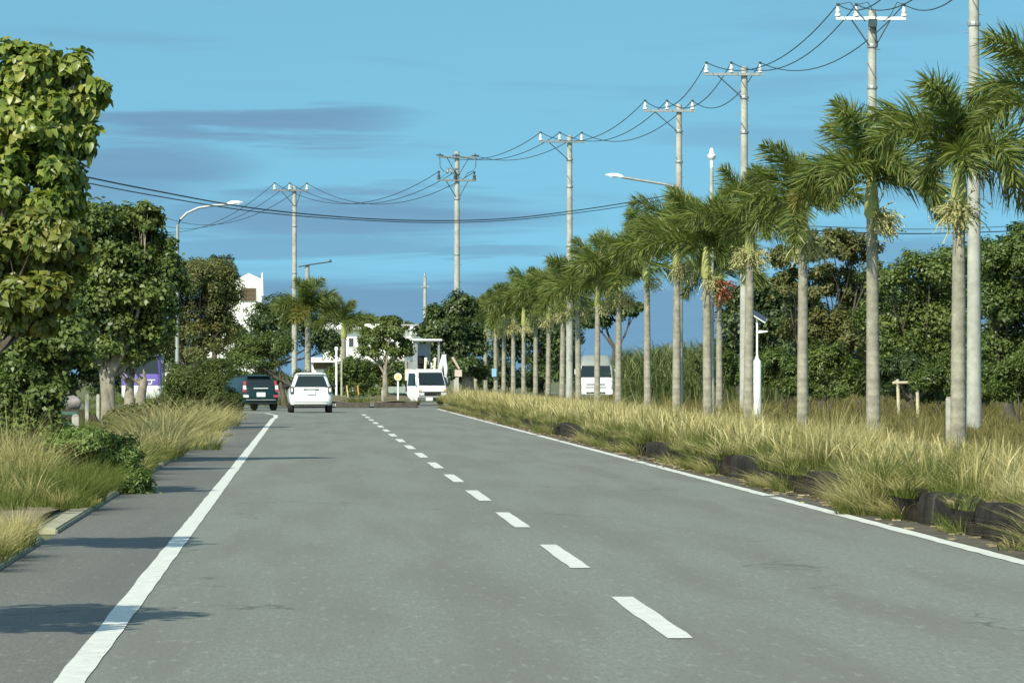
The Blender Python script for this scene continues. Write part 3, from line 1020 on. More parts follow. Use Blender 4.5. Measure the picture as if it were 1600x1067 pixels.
RG = 'trees along the right side field'
tree('broadleaf_tree', 'dark round tree behind the red fruit bunch and the solar lamp', 'tree', 215, 1160,
     [(1140, 485, 38, 35), (1185, 470, 42, 35), (1165, 530, 55, 45), (1215, 500, 30, 40), (1140, 575, 45, 38), (1200, 580, 45, 36)], .2, LF_DARK, 9000, .18, .12, group=RG, sub=15)
tree('broadleaf_tree', 'tall airy olive tree with sky gaps, right of the solar lamp', 'tree', 200, 1285,
     [(1250, 400, 48, 32), (1300, 390, 50, 34), (1345, 400, 34, 34), (1230, 450, 35, 30), (1290, 450, 55, 38), (1340, 460, 36, 40), (1270, 520, 45, 40), (1325, 530, 45, 50), (1255, 585, 48, 36), (1320, 590, 48, 34)],
     .2, LF_OLIVE, 13000, .17, .10, group=RG, sub=15, subr=.34)
tree('broadleaf_tree', 'dark bushy tree behind the wooden rail', 'tree', 186, 1420,
     [(1395, 440, 50, 32), (1450, 425, 50, 34), (1490, 420, 40, 34), (1400, 500, 60, 45), (1460, 500, 60, 50), (1440, 565, 60, 40), (1395, 560, 50, 42), (1485, 580, 50, 44), (1500, 500, 40, 50)], .2, LF_MID, 15000, .16, .10, group=RG, sub=18)
tree('broadleaf_tree', 'bright green tree right of the nearest pole at the right edge', 'tree', 160, 1580,
     [(1560, 410, 42, 36), (1600, 400, 45, 40), (1560, 480, 50, 50), (1610, 480, 50, 60), (1565, 560, 55, 50), (1620, 570, 60, 60)], .2, LF_BRIGHT, 15000, .15, .09, group=RG, sub=18)
tree('broadleaf_tree', 'leafy dark tree behind the nearest pole, its top poking out at the right edge', 'tree', 205, 1540,
     [(1535, 400, 30, 24), (1590, 372, 28, 22), (1625, 370, 30, 26), (1510, 450, 36, 40), (1520, 530, 45, 60), (1560, 450, 50, 50), (1530, 595, 45, 36)], .2, LF_DARK, 8000, .18, .12, group=RG, sub=14)
for px, Y, cl, lab in (
        (1235, 250, [(1215, 470, 40, 34), (1255, 500, 46, 40), (1290, 540, 50, 45), (1225, 550, 46, 46), (1340, 500, 46, 50), (1310, 590, 60, 30)], 'dark tree seen through the gaps of the airy olive tree'),
        (1420, 246, [(1380, 480, 48, 44), (1430, 470, 50, 40), (1480, 470, 46, 44), (1400, 560, 60, 46), (1470, 560, 60, 46), (1530, 470, 44, 50), (1540, 560, 50, 50)], 'dark tree closing the gaps behind the bushy tree and the wooden rail')):
    tree('broadleaf_tree', lab, 'tree', Y, px, cl, .2, LF_DARK, 9000, .22, .14, group=RG, sub=14)
tree('broadleaf_tree', 'green tree at the right end of the field wood, cut by the picture edge', 'tree', 165, 1675,
     [(1660, 420, 50, 44), (1710, 430, 50, 46), (1665, 520, 55, 55), (1720, 530, 55, 60), (1690, 590, 60, 36), (1760, 500, 50, 60)], .2, LF_MID, 7000, .17, .11, group=RG, sub=14)
# shrubs that fill the foot of that wood
SG = 'shrubs at the foot of the right side trees'
for i, (px, Y, cl, m, lab) in enumerate([
        (1230, 178, [(1215, 580, 32, 34), (1245, 590, 34, 30)], LF_BRIGHT, 'green shrub right of the solar lamp'),
        (1300, 176, [(1290, 580, 38, 42), (1325, 595, 32, 30)], LF_MID, 'dark green shrub left of the wooden rail'),
        (1385, 172, [(1375, 590, 30, 32), (1410, 575, 32, 26)], LF_DARK, 'dark shrub just behind the wooden rail'),
        (1462, 168, [(1450, 600, 30, 24), (1480, 590, 34, 34)], LF_BRIGHT, 'green shrub between the wooden rail and the nearest pole'),
        (1130, 205, [(1120, 575, 28, 34), (1150, 590, 26, 26)], LF_BRIGHT, 'green shrub left of the solar lamp'),
        (1345, 180, [(1335, 605, 30, 22), (1362, 600, 26, 26)], LF_MID, 'low shrub between the second palm trunk and the dark shrub'),
        (1265, 182, [(1255, 606, 30, 22), (1285, 608, 28, 20)], LF_BRIGHT, 'low green shrub right of the trunk with the flower spray'),
        (1525, 150, [(1515, 610, 34, 26), (1555, 605, 38, 32)], LF_MID, 'leafy shrub right of the base of the nearest pole'),
        (1590, 148, [(1585, 600, 36, 36), (1625, 595, 40, 42)], LF_BRIGHT, 'bright green shrub at the right edge of the field'),
        (1430, 190, [(1420, 612, 40, 22), (1470, 612, 36, 22)], LF_DARK, 'dark low shrub under the bushy tree')]):
    tree('shrub', lab, 'shrub', Y, px, cl, .05, m, 3600, .16, .06, group=SG, fork=.4, sub=12)

# left verge bushes
tree('shrub', 'tall feathery green bush beside the road, left of the dark teal car', 'shrub', 150, 318,
     [(290, 600, 38, 34), (330, 610, 38, 34), (355, 635, 26, 28), (305, 640, 42, 26), (275, 625, 26, 24), (335, 580, 24, 18)], .05, leafmat('leaf_feathery', [(0.045, 0.068, 0.016), (0.085, 0.118, 0.028), (0.12, 0.15, 0.04)], .3), 12000, .16, .035, fork=.4, sub=18, stems=[-.5, .1, .5])
tree('shrub', 'low green shrub at the road edge in front of the pale trunk', 'shrub', 62, 160,
     [(105, 715, 52, 38), (160, 735, 58, 44), (205, 765, 34, 34), (135, 695, 50, 26), (185, 710, 36, 30)], .02, leafmat('leaf_verge', [(0.071, 0.112, 0.032), (0.142, 0.217, 0.052), (0.212, 0.283, 0.077)], .25), 11000, .075, .024, fork=.15, sub=20, stems=[-.3, 0, .3])
tree('shrub', 'dark green bush under the leaning dark trunk at the left edge', 'shrub', 80, 25,
     [(15, 650, 45, 35), (60, 665, 42, 28), (-20, 620, 45, 45), (70, 625, 36, 30), (20, 600, 40, 34)], .03, LF_MID, 4200, .10, .06, fork=.3, sub=14)
tree('shrub', 'green bush between the pale trunk and the dry golden grass', 'shrub', 118, 200,
     [(205, 660, 32, 24), (235, 650, 26, 22), (180, 665, 22, 20)], .03, LF_OLIVE, 3200, .10, .05, fork=.3, sub=12)
# hedge growth on and behind the island
for i, (px, Y, cl, lab) in enumerate([
        (550, 252, [(530, 592, 26, 24), (558, 588, 28, 28), (545, 606, 30, 20)], 'green bush behind the two orange stakes'),
        (585, 256, [(580, 588, 26, 26), (606, 590, 26, 26), (595, 608, 34, 18)], 'green bush behind the small open-crowned tree'),
        (632, 266, [(625, 590, 26, 26), (650, 586, 22, 28), (635, 608, 30, 16)], 'green bush behind the truck bed'),
        (512, 258, [(505, 600, 20, 18), (522, 594, 16, 18)], 'green bush just right of the white car')]):
    tree('shrub', lab, 'shrub', Y, px, cl, .05, LF_MID if i else LF_BRIGHT, 4200, .16, .08, group='bushes at the far junction', fork=.4, sub=13)
for i, (px, Y, cl, lab) in enumerate([
        (480, 240, [(470, 600, 24, 20), (490, 610, 20, 16)], 'green bush directly behind the white car'),
        (425, 236, [(415, 590, 30, 22), (440, 600, 20, 18)], 'dark bush directly behind the dark teal car')]):
    tree('shrub', lab, 'shrub', Y, px, cl, .05, LF_DARK, 2600, .15, .08, group='bushes at the far junction', fork=.4, sub=12)

# roadside trees just outside the left of the picture: their shadows fall on the shoulder
for (x, y, h) in ((-3.75, 26.6, 3.9), (-3.75, 40.3, 3.9), (-4.85, 59.5, 5.0)):
    px = 480 + F * x / y
    s = F / y
    e = tree('broadleaf_tree', 'roadside tree left of the picture, casting its shadow on the shoulder', 'tree', y, px,
             [(px, 585 - (h - 1.45 - .4) * s, .80 * s, .32 * s), (px + .25 * s, 585 - (h - 1.45 - .7) * s, .62 * s, .26 * s)], .07, LF_MID, 1500, .2, .13, group='left roadside trees', sub=10, depth=1.6)

# ------------------------------------------------------------------ grasses
G_STRAW = leafmat('grass_straw', [(0.20, 0.185, 0.065), (0.36, 0.31, 0.125), (0.51, 0.44, 0.215), (0.66, 0.58, 0.33)], .25, .6, .2, patch=.45, root=(.11, .125, .03))
G_GREEN = leafmat('grass_green', [(0.055, 0.085, 0.015), (0.105, 0.135, 0.025), (0.17, 0.18, 0.045)], .3, .55, .25, patch=.3)
G_FIELD = leafmat('grass_field', [(0.085, 0.085, 0.026), (0.14, 0.125, 0.04), (0.21, 0.175, 0.065), (0.27, 0.22, 0.09)], .25, .6, .2, patch=.4)


def tussocks(n, sampler, zf, per, h, w, lean=(.15, .75), rad=.16, hvar=.35):
    """n tufts of blades fanning out from their roots"""
    x, y, k = sampler(n)
    P, H, A, Ln, Wd = [], [], [], [], []
    cnt = rng.integers(int(per * .6), int(per * 1.3), n)
    idx = np.repeat(np.arange(n), cnt); N = len(idx)
    ca = rng.uniform(0, 2 * np.pi, N); cr = rad * np.sqrt(rng.random(N)) * k[idx]
    px_, py_ = x[idx] + np.cos(ca) * cr, y[idx] + np.sin(ca) * cr
    ph = rng.uniform(0, 6.28, 4)
    wv = np.sin(y * .83 + x * 1.3 + ph[0]) + np.sin(y * .37 - x * 2.1 + ph[1]) + .8 * np.sin(y * 1.9 + x * .7 + ph[2])
    k = k * np.clip(.82 + .30 * wv, .30, 1.45)          # grows in drifts, with low worn gaps between
    th = k * rng.uniform(1 - hvar, 1 + hvar, n)
    hh = h * th[idx] * rng.uniform(.55, 1.1, N)
    ln = rng.uniform(lean[0], lean[1], N) * (0.4 + cr / (rad + 1e-6))
    az = ca + rng.normal(0, .5, N)
    ww = w * rng.uniform(.7, 1.3, N)
    Pz = zf(px_, py_)
    return blades(np.stack([px_, py_, Pz - .02], -1), hh, ww * .8, ln, az)


def frame_x(y, px):
    return (px - 480) / F * y


def samp(y0, y1, x0, x1f, gap=0.0):
    def f(n):
        u = rng.random(n)
        y = np.sqrt(y0 ** 2 + u * (y1 ** 2 - y0 ** 2)) if gap == 0 else y0 + u * (y1 - y0)
        hi = x1f(y)
        x = x0 + (hi - x0) * rng.random(n)
        return x, y, rng.uniform(.7, 1.15, n)
    return f


WR = lambda y: np.minimum(0.175 * y + 3.0, 60)
flat0 = lambda x, y: np.where(x < 12.9, medz(x, y), 0.0)
zl = lambda x, y: 0.10 + 0 * x
# kerb edge: the tallest, dry golden tufts, spilling over
def grass(name, parts, m, label):
    V, Fq = join(parts)
    return tag(npmesh(name, V, Fq, m, up=ups(V)), label, 'grass', kind='stuff')


parts = []
parts.append(tussocks(360, samp(28, 72, 6.24, lambda y: np.minimum(7.6, WR(y)), 1), medz, 95, .46, .0085, lean=(.05, .95), hvar=.5))
parts.append(tussocks(520, samp(72, 130, 6.24, lambda y: 0 * y + 7.7, 1), medz, 70, .48, .012, lean=(.05, .95), hvar=.5))
parts.append(tussocks(560, samp(130, 234, 5.95, lambda y: 0 * y + 8.0, 1), medz, 44, .48, .018, lean=(.05, .9), hvar=.5))
parts.append(tussocks(480, samp(28, 90, 7.4, lambda y: np.minimum(10.2, WR(y))), medz, 60, .44, .010, lean=(.05, .9), hvar=.5))
parts.append(tussocks(600, samp(90, 234, 7.4, lambda y: 0 * y + 11), medz, 38, .42, .017, lean=(.05, .9), hvar=.5))
# taller single stalks with feathery seed heads
n = 9000
yy = np.sqrt(38 ** 2 + rng.random(n) * (200 ** 2 - 38 ** 2)); xx = 6.1 + (np.minimum(9.5, WR(yy)) - 6.1) * rng.random(n) ** 1.5
parts.append(blades(np.stack([xx, yy, medz(xx, yy)], -1), rng.uniform(.38, .66, n), .005 + .00008 * yy, rng.uniform(.05, .6, n), bulge=[1, 1, 2.6, 1], tipw=.5))
def fixed_at(lst, sp):
    def f(n):
        a = np.array([lst[i % len(lst)] for i in range(n)], float)
        return a[:, 0] + rng.normal(0, sp[0], n), a[:, 1] + rng.normal(0, sp[1], n), rng.uniform(.8, 1.2, n)
    return f


hz = [(39.5, 41.6), (45.4, 47.0), (50.0, 55.9), (61.4, 66.6), (72.4, 82.8), (89.6, 108.5), (120, 222)]


def hang_s(n):
    L = np.array([b - a for a, b in hz]) / np.array([1.4, 1.4, 1, 1, 1.2, 1.5, 2.6]); k = rng.choice(len(hz), n, p=L / L.sum())
    a = np.array(hz)[k]
    return 5.95 + rng.normal(.05, .07, n), a[:, 0] + (a[:, 1] - a[:, 0]) * rng.random(n), rng.uniform(.5, 1.2, n)


hzf = lambda x, y: np.where(x < 5.94, 0.0, .24)
parts.append(tussocks(420, hang_s, hzf, 60, .40, .011, lean=(.5, 1.5)))
# one big tuft that falls over the kerb on to the line
parts.append(tussocks(9, fixed_at([(5.92, 53.3), (5.85, 52.4), (5.98, 54.3)], (.10, .5)), hzf, 150, .60, .009, lean=(.4, 1.3)))
grass('dry_grass', parts, G_STRAW, 'tall dry golden grass in tufts along the right kerb')
parts = [tussocks(500, samp(28, 75, 6.22, lambda y: np.minimum(9.0, WR(y)), 1), medz, 85, .40, .009, lean=(.2, 1.0), hvar=.5),
         tussocks(560, samp(75, 150, 6.2, lambda y: 0 * y + 10, 1), medz, 55, .40, .014, lean=(.2, 1.0), hvar=.5),
         tussocks(330, samp(150, 234, 6.10, lambda y: 0 * y + 10, 1), medz, 34, .40, .02, lean=(.2, 1.0), hvar=.5)]
parts.append(tussocks(230, hang_s, hzf, 70, .44, .010, lean=(.3, 1.2)))
grass('green_grass', parts, G_GREEN, 'shorter green grass growing among the dry tufts by the right kerb')
parts = [tussocks(1700, samp(30, 130, 9.6, WR), flat0, 38, .32, .014, lean=(.2, .8), rad=.3, hvar=.5),
         tussocks(2700, samp(130, 235, 10.5, WR), flat0, 28, .40, .022, lean=(.2, .8), rad=.4, hvar=.5),
         tussocks(800, samp(235, 330, 8, WR), flat0, 20, .5, .04, lean=(.2, .8), rad=.5)]
grass('field_grass', parts, G_FIELD, 'brownish olive grass of the field behind the palms')


# left verge
def fixed(lst, sp):
    def f(n):
        a = np.array([lst[i % len(lst)] for i in range(n)], float)
        return a[:, 0] + rng.normal(0, sp[0], n), a[:, 1] + rng.normal(0, sp[1], n), a[:, 2] * rng.uniform(.8, 1.15, n)
    return f


def lpix(px, Y, k):
    return (at(px, 700, Y).x, Y, k)


gold = [lpix(225, 88, 1.1), lpix(250, 92, 1.15), lpix(275, 96, 1.2), lpix(290, 104, 1.2), lpix(310, 112, 1.15), lpix(330, 122, 1.1), lpix(235, 84, 1.0), lpix(262, 100, 1.2), lpix(345, 135, 1.0), lpix(215, 94, 1.1)]
parts = [tussocks(70, samp(66, 100, -2.8, lambda y: 0 * y - 2.32, 1), zl, 100, .5, .010, lean=(.35, 1.2)),
         tussocks(130, fixed(gold, (.22, 2.5)), zl, 110, .62, .011, lean=(.35, 1.15), rad=.22),
         tussocks(46, fixed([lpix(-5, 39.5, .8), lpix(15, 40.5, .75), lpix(-25, 38, .85)], (.10, .9)), zl, 90, .40, .006, lean=(.3, 1.1)),
         tussocks(90, fixed([lpix(5, 55, 1), lpix(40, 57, 1.05), lpix(75, 55, .8), lpix(20, 61, 1.15), lpix(-25, 59, 1.1), lpix(110, 54, .55)], (.16, 1.4)), zl, 90, .52, .008, lean=(.2, .9))]
grass('dry_grass', parts, G_STRAW, 'dry golden grass leaning over the left shoulder')
parts = [tussocks(230, samp(50, 90, -5.5, lambda y: 0 * y - 2.62, 1), zl, 60, .34, .010, lean=(.2, .9)),
         tussocks(600, samp(90, 190, -9.5, lambda y: 0 * y - 2.62, 1), zl, 40, .42, .016, lean=(.2, .9)),
         tussocks(150, samp(52, 84, -2.75, lambda y: 0 * y - 2.30, 1), zl, 90, .42, .009, lean=(.3, 1.2)),
         tussocks(60, samp(52, 62, -3.6, lambda y: 0 * y - 2.5, 1), zl, 80, .38, .008, lean=(.2, .9)),
         tussocks(120, samp(223, 231.5, -0.8, lambda y: 0 * y + 4.9, 1), lambda x, y: .22 + 0 * x, 30, .34, .022, lean=(.2, .9)),
         tussocks(300, samp(233, 262, -14, lambda y: 0 * y + 1, 1), lambda x, y: 0 * x, 24, .6, .03, lean=(.2, .9))]
grass('green_grass', parts, G_GREEN, 'green verge grass left of the road and on the far island')
# dry stalks and leaf litter lying in the gutter
n = 2600
yy = np.sqrt(36 ** 2 + rng.random(n) * (200 ** 2 - 36 ** 2)); xx = 5.95 - np.abs(rng.normal(0, .16, n)); xx = np.maximum(xx, 5.5)
a_ = rng.uniform(0, np.pi, n); l_ = rng.uniform(.02, .16, n) ** 1.0 / 2 * rng.uniform(.3, 1, n); w_ = rng.uniform(.003, .008, n)
dx = np.stack([np.cos(a_) * l_, np.sin(a_) * l_ * 1.5, 0 * a_], -1); dn = np.stack([-np.sin(a_) * w_, np.cos(a_) * w_, 0 * a_], -1)
P = np.stack([xx, yy, rng.uniform(.008, .02, n)], -1)
V = np.stack([P - dx - dn, P + dx - dn, P + dx + dn + [0, 0, .012], P - dx + dn + [0, 0, .012]], 1).reshape(-1, 3)
tag(npmesh('leaf_litter', V, (np.arange(n) * 4)[:, None] + np.array([[0, 1, 2, 3]]), leafmat('litter', [(.10, .075, .04), (.30, .25, .13), (.42, .36, .22), (.16, .09, .05)], 0.05)), 'dry stalks and leaf litter lying along the foot of the right kerb', 'litter', kind='stuff')
# cane thicket
n = 2600
yy = rng.uniform(236, 285, n); xx = rng.uniform(0, 1, n)
xx = frame_x(yy, 968) + xx * (frame_x(yy, 1235) - frame_x(yy, 968))
hh = rng.uniform(2.0, 2.9, n) * np.where(xx / yy < .068, .86, 1.0)
V1 = blades(np.stack([xx, yy, 0 * xx], -1), hh, np.full(n, .05), rng.uniform(.02, .25, n))
m_ = 12000
j = rng.integers(0, n, m_)
t = rng.uniform(.25, .95, m_)
V2 = blades(np.stack([xx[j], yy[j], hh[j] * t], -1), rng.uniform(.6, 1.1, m_), np.full(m_, .055), rng.uniform(.6, 1.5, m_))
tag(npmesh('cane_thicket', *join([V1, V2]), leafmat('cane_leaf', [(0.05, 0.07, 0.02), (0.10, 0.135, 0.04), (0.14, 0.17, 0.055), (0.21, 0.21, 0.09)], .3)), 'thicket of tall green cane behind the palms', 'cane', kind='stuff')
#@@PART3
# ------------------------------------------------------------------ utility poles and wires
def pole_shape(h, r0=.19, r1=.11):
    b = MB()
    b.tube([(0, 0, -.1), (0, 0, h * .5), (0, 0, h)], [r0, (r0 + r1) / 2, r1], 14)
    return b


def insulator(x, y, z):
    b = MB()
    b.lathe([(.03, 0), (.10, .02), (.095, .08), (.06, .12), (.085, .15), (.075, .20), (.05, .26), (.045, .34), (.03, .36)], (x, y, z), 12)
    return b


WIRE_PTS = [[], [], []]
POLES = [  # px, Y, arm py, offset of the arm centre, label
    (1522, 130, -92, -.10, 'nearest utility pole, thick pale concrete post beside the yellow-shafted palm'),
    (1363, 158, 30, -.06, 'utility pole with three large white bell insulators near the top edge'),
    (1163, 188, 117, -.40, 'utility pole rising above the palm left of the solar lamp'),
    (1061, 214, 174, -.42, 'utility pole above the palms to the right of the lamp arm'),
    (890, 243, 222, -.42, 'utility pole left of the minibus with its arm reaching left'),
    (714, 262, 246, 0.0, 'utility pole carrying two crossarms above the truck'),
    (460, 307, 298, -.25, 'farthest utility pole of the line, behind the white car')]
for i, (px, Y, py, off, lab) in enumerate(POLES):
    p = at(px, 600, Y)
    e = empty('utility_pole', (p.x, Y, 0), lab, 'utility pole', 'utility poles of the power line')
    za = at(px, py, Y).z
    pole_shape(za + .30, .20 if i < 2 else .18, .12).build('post', M_POLE, e, smooth=50)
    # steps and bands up the post
    sb = MB()
    z = 2.2
    k = 0
    while z < za - .5:
        x = .20 if k % 2 else -.20
        sb.tube([(x * .5, 0, z), (x * 1.25, 0, z)], .012, 5)
        z += .45; k += 1
    for zb in (za - .9, za - 2.2, za * .6):
        sb.lathe([(.165, 0), (.172, .02), (.172, .08), (.165, .10)], (0, 0, zb), 12)
    sb.build('step_bolts', M_STEEL, e)
    rot = [0, 0, 0, 0, R(8), R(14), R(14)][i]
    arms = [(za, off)] + ([(za - 1.2, -.05)] if i == 5 else [])
    for za_, of in arms:
        ab = MB()
        w = 1.10 if i != 5 else 1.05
        ab.box(of - w, of + w, -.24, -.14, za_ - .05, za_ + .05)
        a = ab.build('crossarm', M_STEEL if i != 1 else M_WHITEM, e, bevel=.008)
        bb = MB()
        for sgn in ((-1, 1) if i in (0, 1, 5, 6) else (-1,)):
            bb.tube([(of + sgn * w * .55, -.19, za_ - .05), (sgn * .10, -.12, za_ - .85)], .022, 6)
        bb.build('arm_brace', M_DARKST, e)
        xs = [of - w + .06, of - w * .42, of + w - .06] if i in (1,) else [of - w + .07, of - .10 + (.0 if i != 0 else .3), of + w - .12]
        if not (i == 5 and za_ == za):
            for x in xs:
                iz = insulator(x, -.19, za_ + .05).build('insulator', M_PORC if i != 5 else M_DARKST, e, smooth=50)
                cb_ = MB(); cb_.box(x - .045, x + .045, -.27, -.11, za_ + .40, za_ + .47); cb_.box(x - .02, x + .02, -.36, -.02, za_ + .42, za_ + .45)
                c = cb_.build('clamp', M_DARKST, iz)
        if i == 5 and za_ == za:
            for x in xs:
                cb_ = MB(); cb_.lathe([(.03, 0), (.07, .03), (.05, .12), (.02, .14)], (x, -.19, za_ + .05), 8)
                cb_.tube([(x - .2, -.19, za_ + .09), (x + .2, -.19, za_ + .09)], .03, 6)
                cb_.build('insulator', M_DARKST, e, smooth=50)
    if i == 5:
        jb = MB()
        for sgn in (-1, 1):
            jb = MB(); jb.tube([(sgn * .98, -.19, za), (sgn * .96, -.19, za - .5), (sgn * .80, -.19, za - .72), (sgn * .55, -.19, za - .8), (sgn * .62 - .3, -.19, za - 1.1)], .018, 6)
            jb.build('jumper_wire', M_WIRE, e)
        ub = MB(); ub.box(-.6, 0, -.16, -.10, za - .62, za - .56)
        for x in (-.55, -.35):
            ub.lathe([(.03, 0), (.07, .05), (.06, .22), (.03, .24)], (x, -.13, za - .86), 8)
        ub.build('cutout_switch', M_STEEL, e)
    if i in (1,):
        jb = MB()
        for x0, x1 in ((-1.05, -.4), (-.45, .1), (.95, .55)):
            jb = MB(); jb.tube([(x0, -.2, za + .44), ((x0 + x1) / 2, -.3, za + .5), (x1, -.28, za + .1), (x1 * .6, -.2, za - .1)], .014, 6)
            jb.build('jumper_wire', M_WIRE, e)
        tb = MB(); tb.box(-.14, .12, -.34, -.16, za - .28, za - .02); tb.tube([(.06, -.22, za - .05), (.14, -.16, za - .9)], .03, 6)
        tb.build('dark_bracket', M_DARKST, e, bevel=.01)
    e.rotation_euler = (0, 0, rot)
    M = Matrix.Translation((p.x, Y, 0)) @ Matrix.Rotation(rot, 4, 'Z')
    for q, x in enumerate(xs):
        hi = M @ Vector((x, -.19, za + .44 if i != 5 else za + .10))
        lo = M @ Vector((x, -.19, za - 1.2 + .44)) if i == 5 else hi
        WIRE_PTS[q].append((hi, lo))
WN = ['leftmost', 'middle', 'rightmost']
for q in range(3):
    b = MB()
    first = WIRE_PTS[q][0][0]
    nodes = [(first + Vector((.3, -42, .6)),) * 2] + WIRE_PTS[q] + [(at(205 + 22 * q, 352 - 8 * q, 352),) * 2]
    for (a0, a1), (b0, b1) in zip(nodes, nodes[1:]):
        A, B = a1, b0
        L = (B - A).length
        sag = .035 * L * (.85 if L < 60 else .45) + .1
        pts = []
        for k in range(19):
            t = k / 18
            p = A.lerp(B, t); p.z -= sag * 4 * t * (1 - t)
            pts.append(p)
        b.tube(pts, .017, 6)
    o = b.build('power_line', M_WIRE, smooth=60)
    tag(o, ['leftmost', 'middle', 'rightmost'][q] + ' of the three sagging wires strung along the utility poles', 'wire', 'wires of the power line')


def cable(name, label, pix, rad, group=None):
    """pix: (px, py, Y) points the cable passes through"""
    pts = [at(*p) for p in pix]
    fine = []
    for i in range(len(pts) - 1):
        p0, p1, p2, p3 = pts[max(0, i - 1)], pts[i], pts[i + 1], pts[min(len(pts) - 1, i + 2)]
        for k in range(8):
            t = k / 8
            fine.append(.5 * ((2 * p1) + (p2 - p0) * t + (2 * p0 - 5 * p1 + 4 * p2 - p3) * t * t + (3 * p1 - p0 - 3 * p2 + p3) * t ** 3))
    fine.append(pts[-1])
    b = MB(); b.tube(fine, rad, 6)
    return tag(b.build(name, M_WIRE, smooth=60), label, 'cable', group)


CG = 'cables crossing the road'
cable('overhead_cable', 'upper of the two thick black cables sagging across the road', [(-160, 225, 118), (60, 262, 128), (230, 296, 140), (400, 326, 156), (560, 341, 172), (690, 345, 186), (800, 341, 196), (900, 329, 204), (985, 316, 210), (1061, 302, 213.7)], .021, CG)
cable('overhead_cable', 'lower of the two thick black cables sagging across the road', [(-160, 240, 118), (60, 272, 128), (230, 304, 140), (400, 331, 156), (560, 344, 172), (690, 348, 186), (800, 344, 196), (900, 333, 204), (985, 321, 210), (1061, 308, 213.7)], .016, CG)
cable('telephone_cable', 'thin dark cable stretching right between the palms, above the dark bushy tree', [(1061, 352, 213.7), (1250, 360, 235), (1400, 365, 250), (1500, 364, 262), (1640, 358, 280), (1800, 345, 300)], .03)
cable('telephone_cable', 'thinner upper cable stretching right between the palms', [(1061, 346, 213.7), (1250, 353, 235), (1400, 358, 250), (1500, 357, 262), (1640, 350, 280), (1800, 338, 300)], .018)


def simple_pole(name, label, cat, px, Y, top_py, r0, r1, m=None, group=None):
    p = at(px, 600, Y)
    h = at(px, top_py, Y).z
    e = empty(name, (p.x, Y, 0), label, cat, group)
    b = MB(); b.tube([(0, 0, -.1), (0, 0, h * .5), (0, 0, h)], [r0, (r0 + r1) / 2, r1], 10)
    b.build('post', m or M_POLE, e, smooth=60)
    return e, h


e, h = simple_pole('utility_pole', 'distant slim utility pole left of the two-armed pole', 'utility pole', 664, 420, 432, .2, .13)
b = MB(); b.box(-.35, .35, -.2, -.1, h - .9, h - .8); b.lathe([(.05, 0), (.1, .05), (.08, .25), (.03, .3)], (0, 0, h), 8); b.build('crossarm', M_STEEL, e)
e, h = simple_pole('utility_pole', 'dark pole with a thin tilted top bar behind the stiff-fronded palm', 'utility pole', 480, 330, 414, .2, .15, M_GREYP)
b = MB(); b.tube([(-.55, -.2, h - .12), (.1, -.2, h), (1.6, -.2, h + .22)], .05, 6); b.lathe([(.03, 0), (.09, .04), (.06, .18)], (1.5, -.2, h + .16), 8); b.build('crossarm', M_DARKST, e)
e, h = simple_pole('lamp_post', 'slim pole with a white cap showing above the palm fronds', 'pole', 1112, 168, 262, .10, .06)
b = MB(); b.lathe([(.05, 0), (.06, .25), (.05, .3), (.13, .36), (.15, .45), (.08, .52), (.06, .66), (.02, .7)], (0, 0, h - .05), 12); b.build('cap', M_WHITEM, e, smooth=50)


def street_lamp(label, px, Y, bend_py, arm, head, lean=0):
    p = at(px, 600, Y)
    hb = at(px, bend_py, Y).z
    e = empty('street_lamp', (p.x, Y, 0), label, 'street lamp', 'street lamps over the road')
    b = MB(); b.tube([(0, 0, -.1), (0, 0, 2), (0, 0, hb)], [.13, .10, .075], 12); b.build('post', M_STEEL, e, smooth=60)
    a = [at(x, y, Y) - Vector((p.x, Y, 0)) for x, y in arm]
    b = MB(); b.tube([Vector((0, 0, hb - .05))] + [Vector((q.x, 0, q.z)) for q in a], [.075] + [.055] * len(a), 10); b.build('arm', M_STEEL, e, smooth=60)
    h0, h1 = [at(x, y, Y) - Vector((p.x, Y, 0)) for x, y in head]
    d = Vector((h1.x - h0.x, 0, h1.z - h0.z)); L = d.length; d.normalize()
    n = Vector((-d.z, 0, d.x));  n = n if n.z > 0 else -n
    b = MB()
    n0 = 0
    prof = [(0, .05, .05), (.12, .08, .10), (.35, .17, .13), (.7, .16, .10), (1.0, .06, .03)]
    for t, w, hh in prof:
        c = Vector((h0.x, 0, h0.z)) + d * L * t
        for y_, z_ in ((-w, 0), (-w * .7, hh), (w * .7, hh), (w, 0)):
            b.v.append(tuple(c + Vector((0, y_, 0)) + n * z_))
    for i in range(len(prof) - 1):
        for j in range(4):
            q = i * 4
            b.f.append((q + j, q + (j + 1) % 4, q + 4 + (j + 1) % 4, q + 4 + j)); b.mi.append(0)
    b.f += [(0, 1, 2, 3), (16, 17, 18, 19)]; b.mi += [0, 0]
    hd = b.build('lamp_head', M_WHITEM, e, smooth=40)
    b = MB(); c = Vector((h0.x, 0, h0.z)) + d * L * .55 - n * .02
    b.box(c.x - .16, c.x + .16, -.11, .11, c.z - .03, c.z + .0); b.build('diffuser', M_LENS, hd)
    return e


street_lamp('curved-arm street lamp rising above the trees on the left', 277, 215, 352, [(282, 343), (292, 333), (310, 325), (335, 321), (356, 320)], [(354, 320), (379, 316.5)])
e = street_lamp('straight-arm street lamp, white head reaching out of the palm crowns', 1057, 200, 292, [(1045, 289), (1008, 283), (972, 277)], [(974, 277.5), (946, 274)])

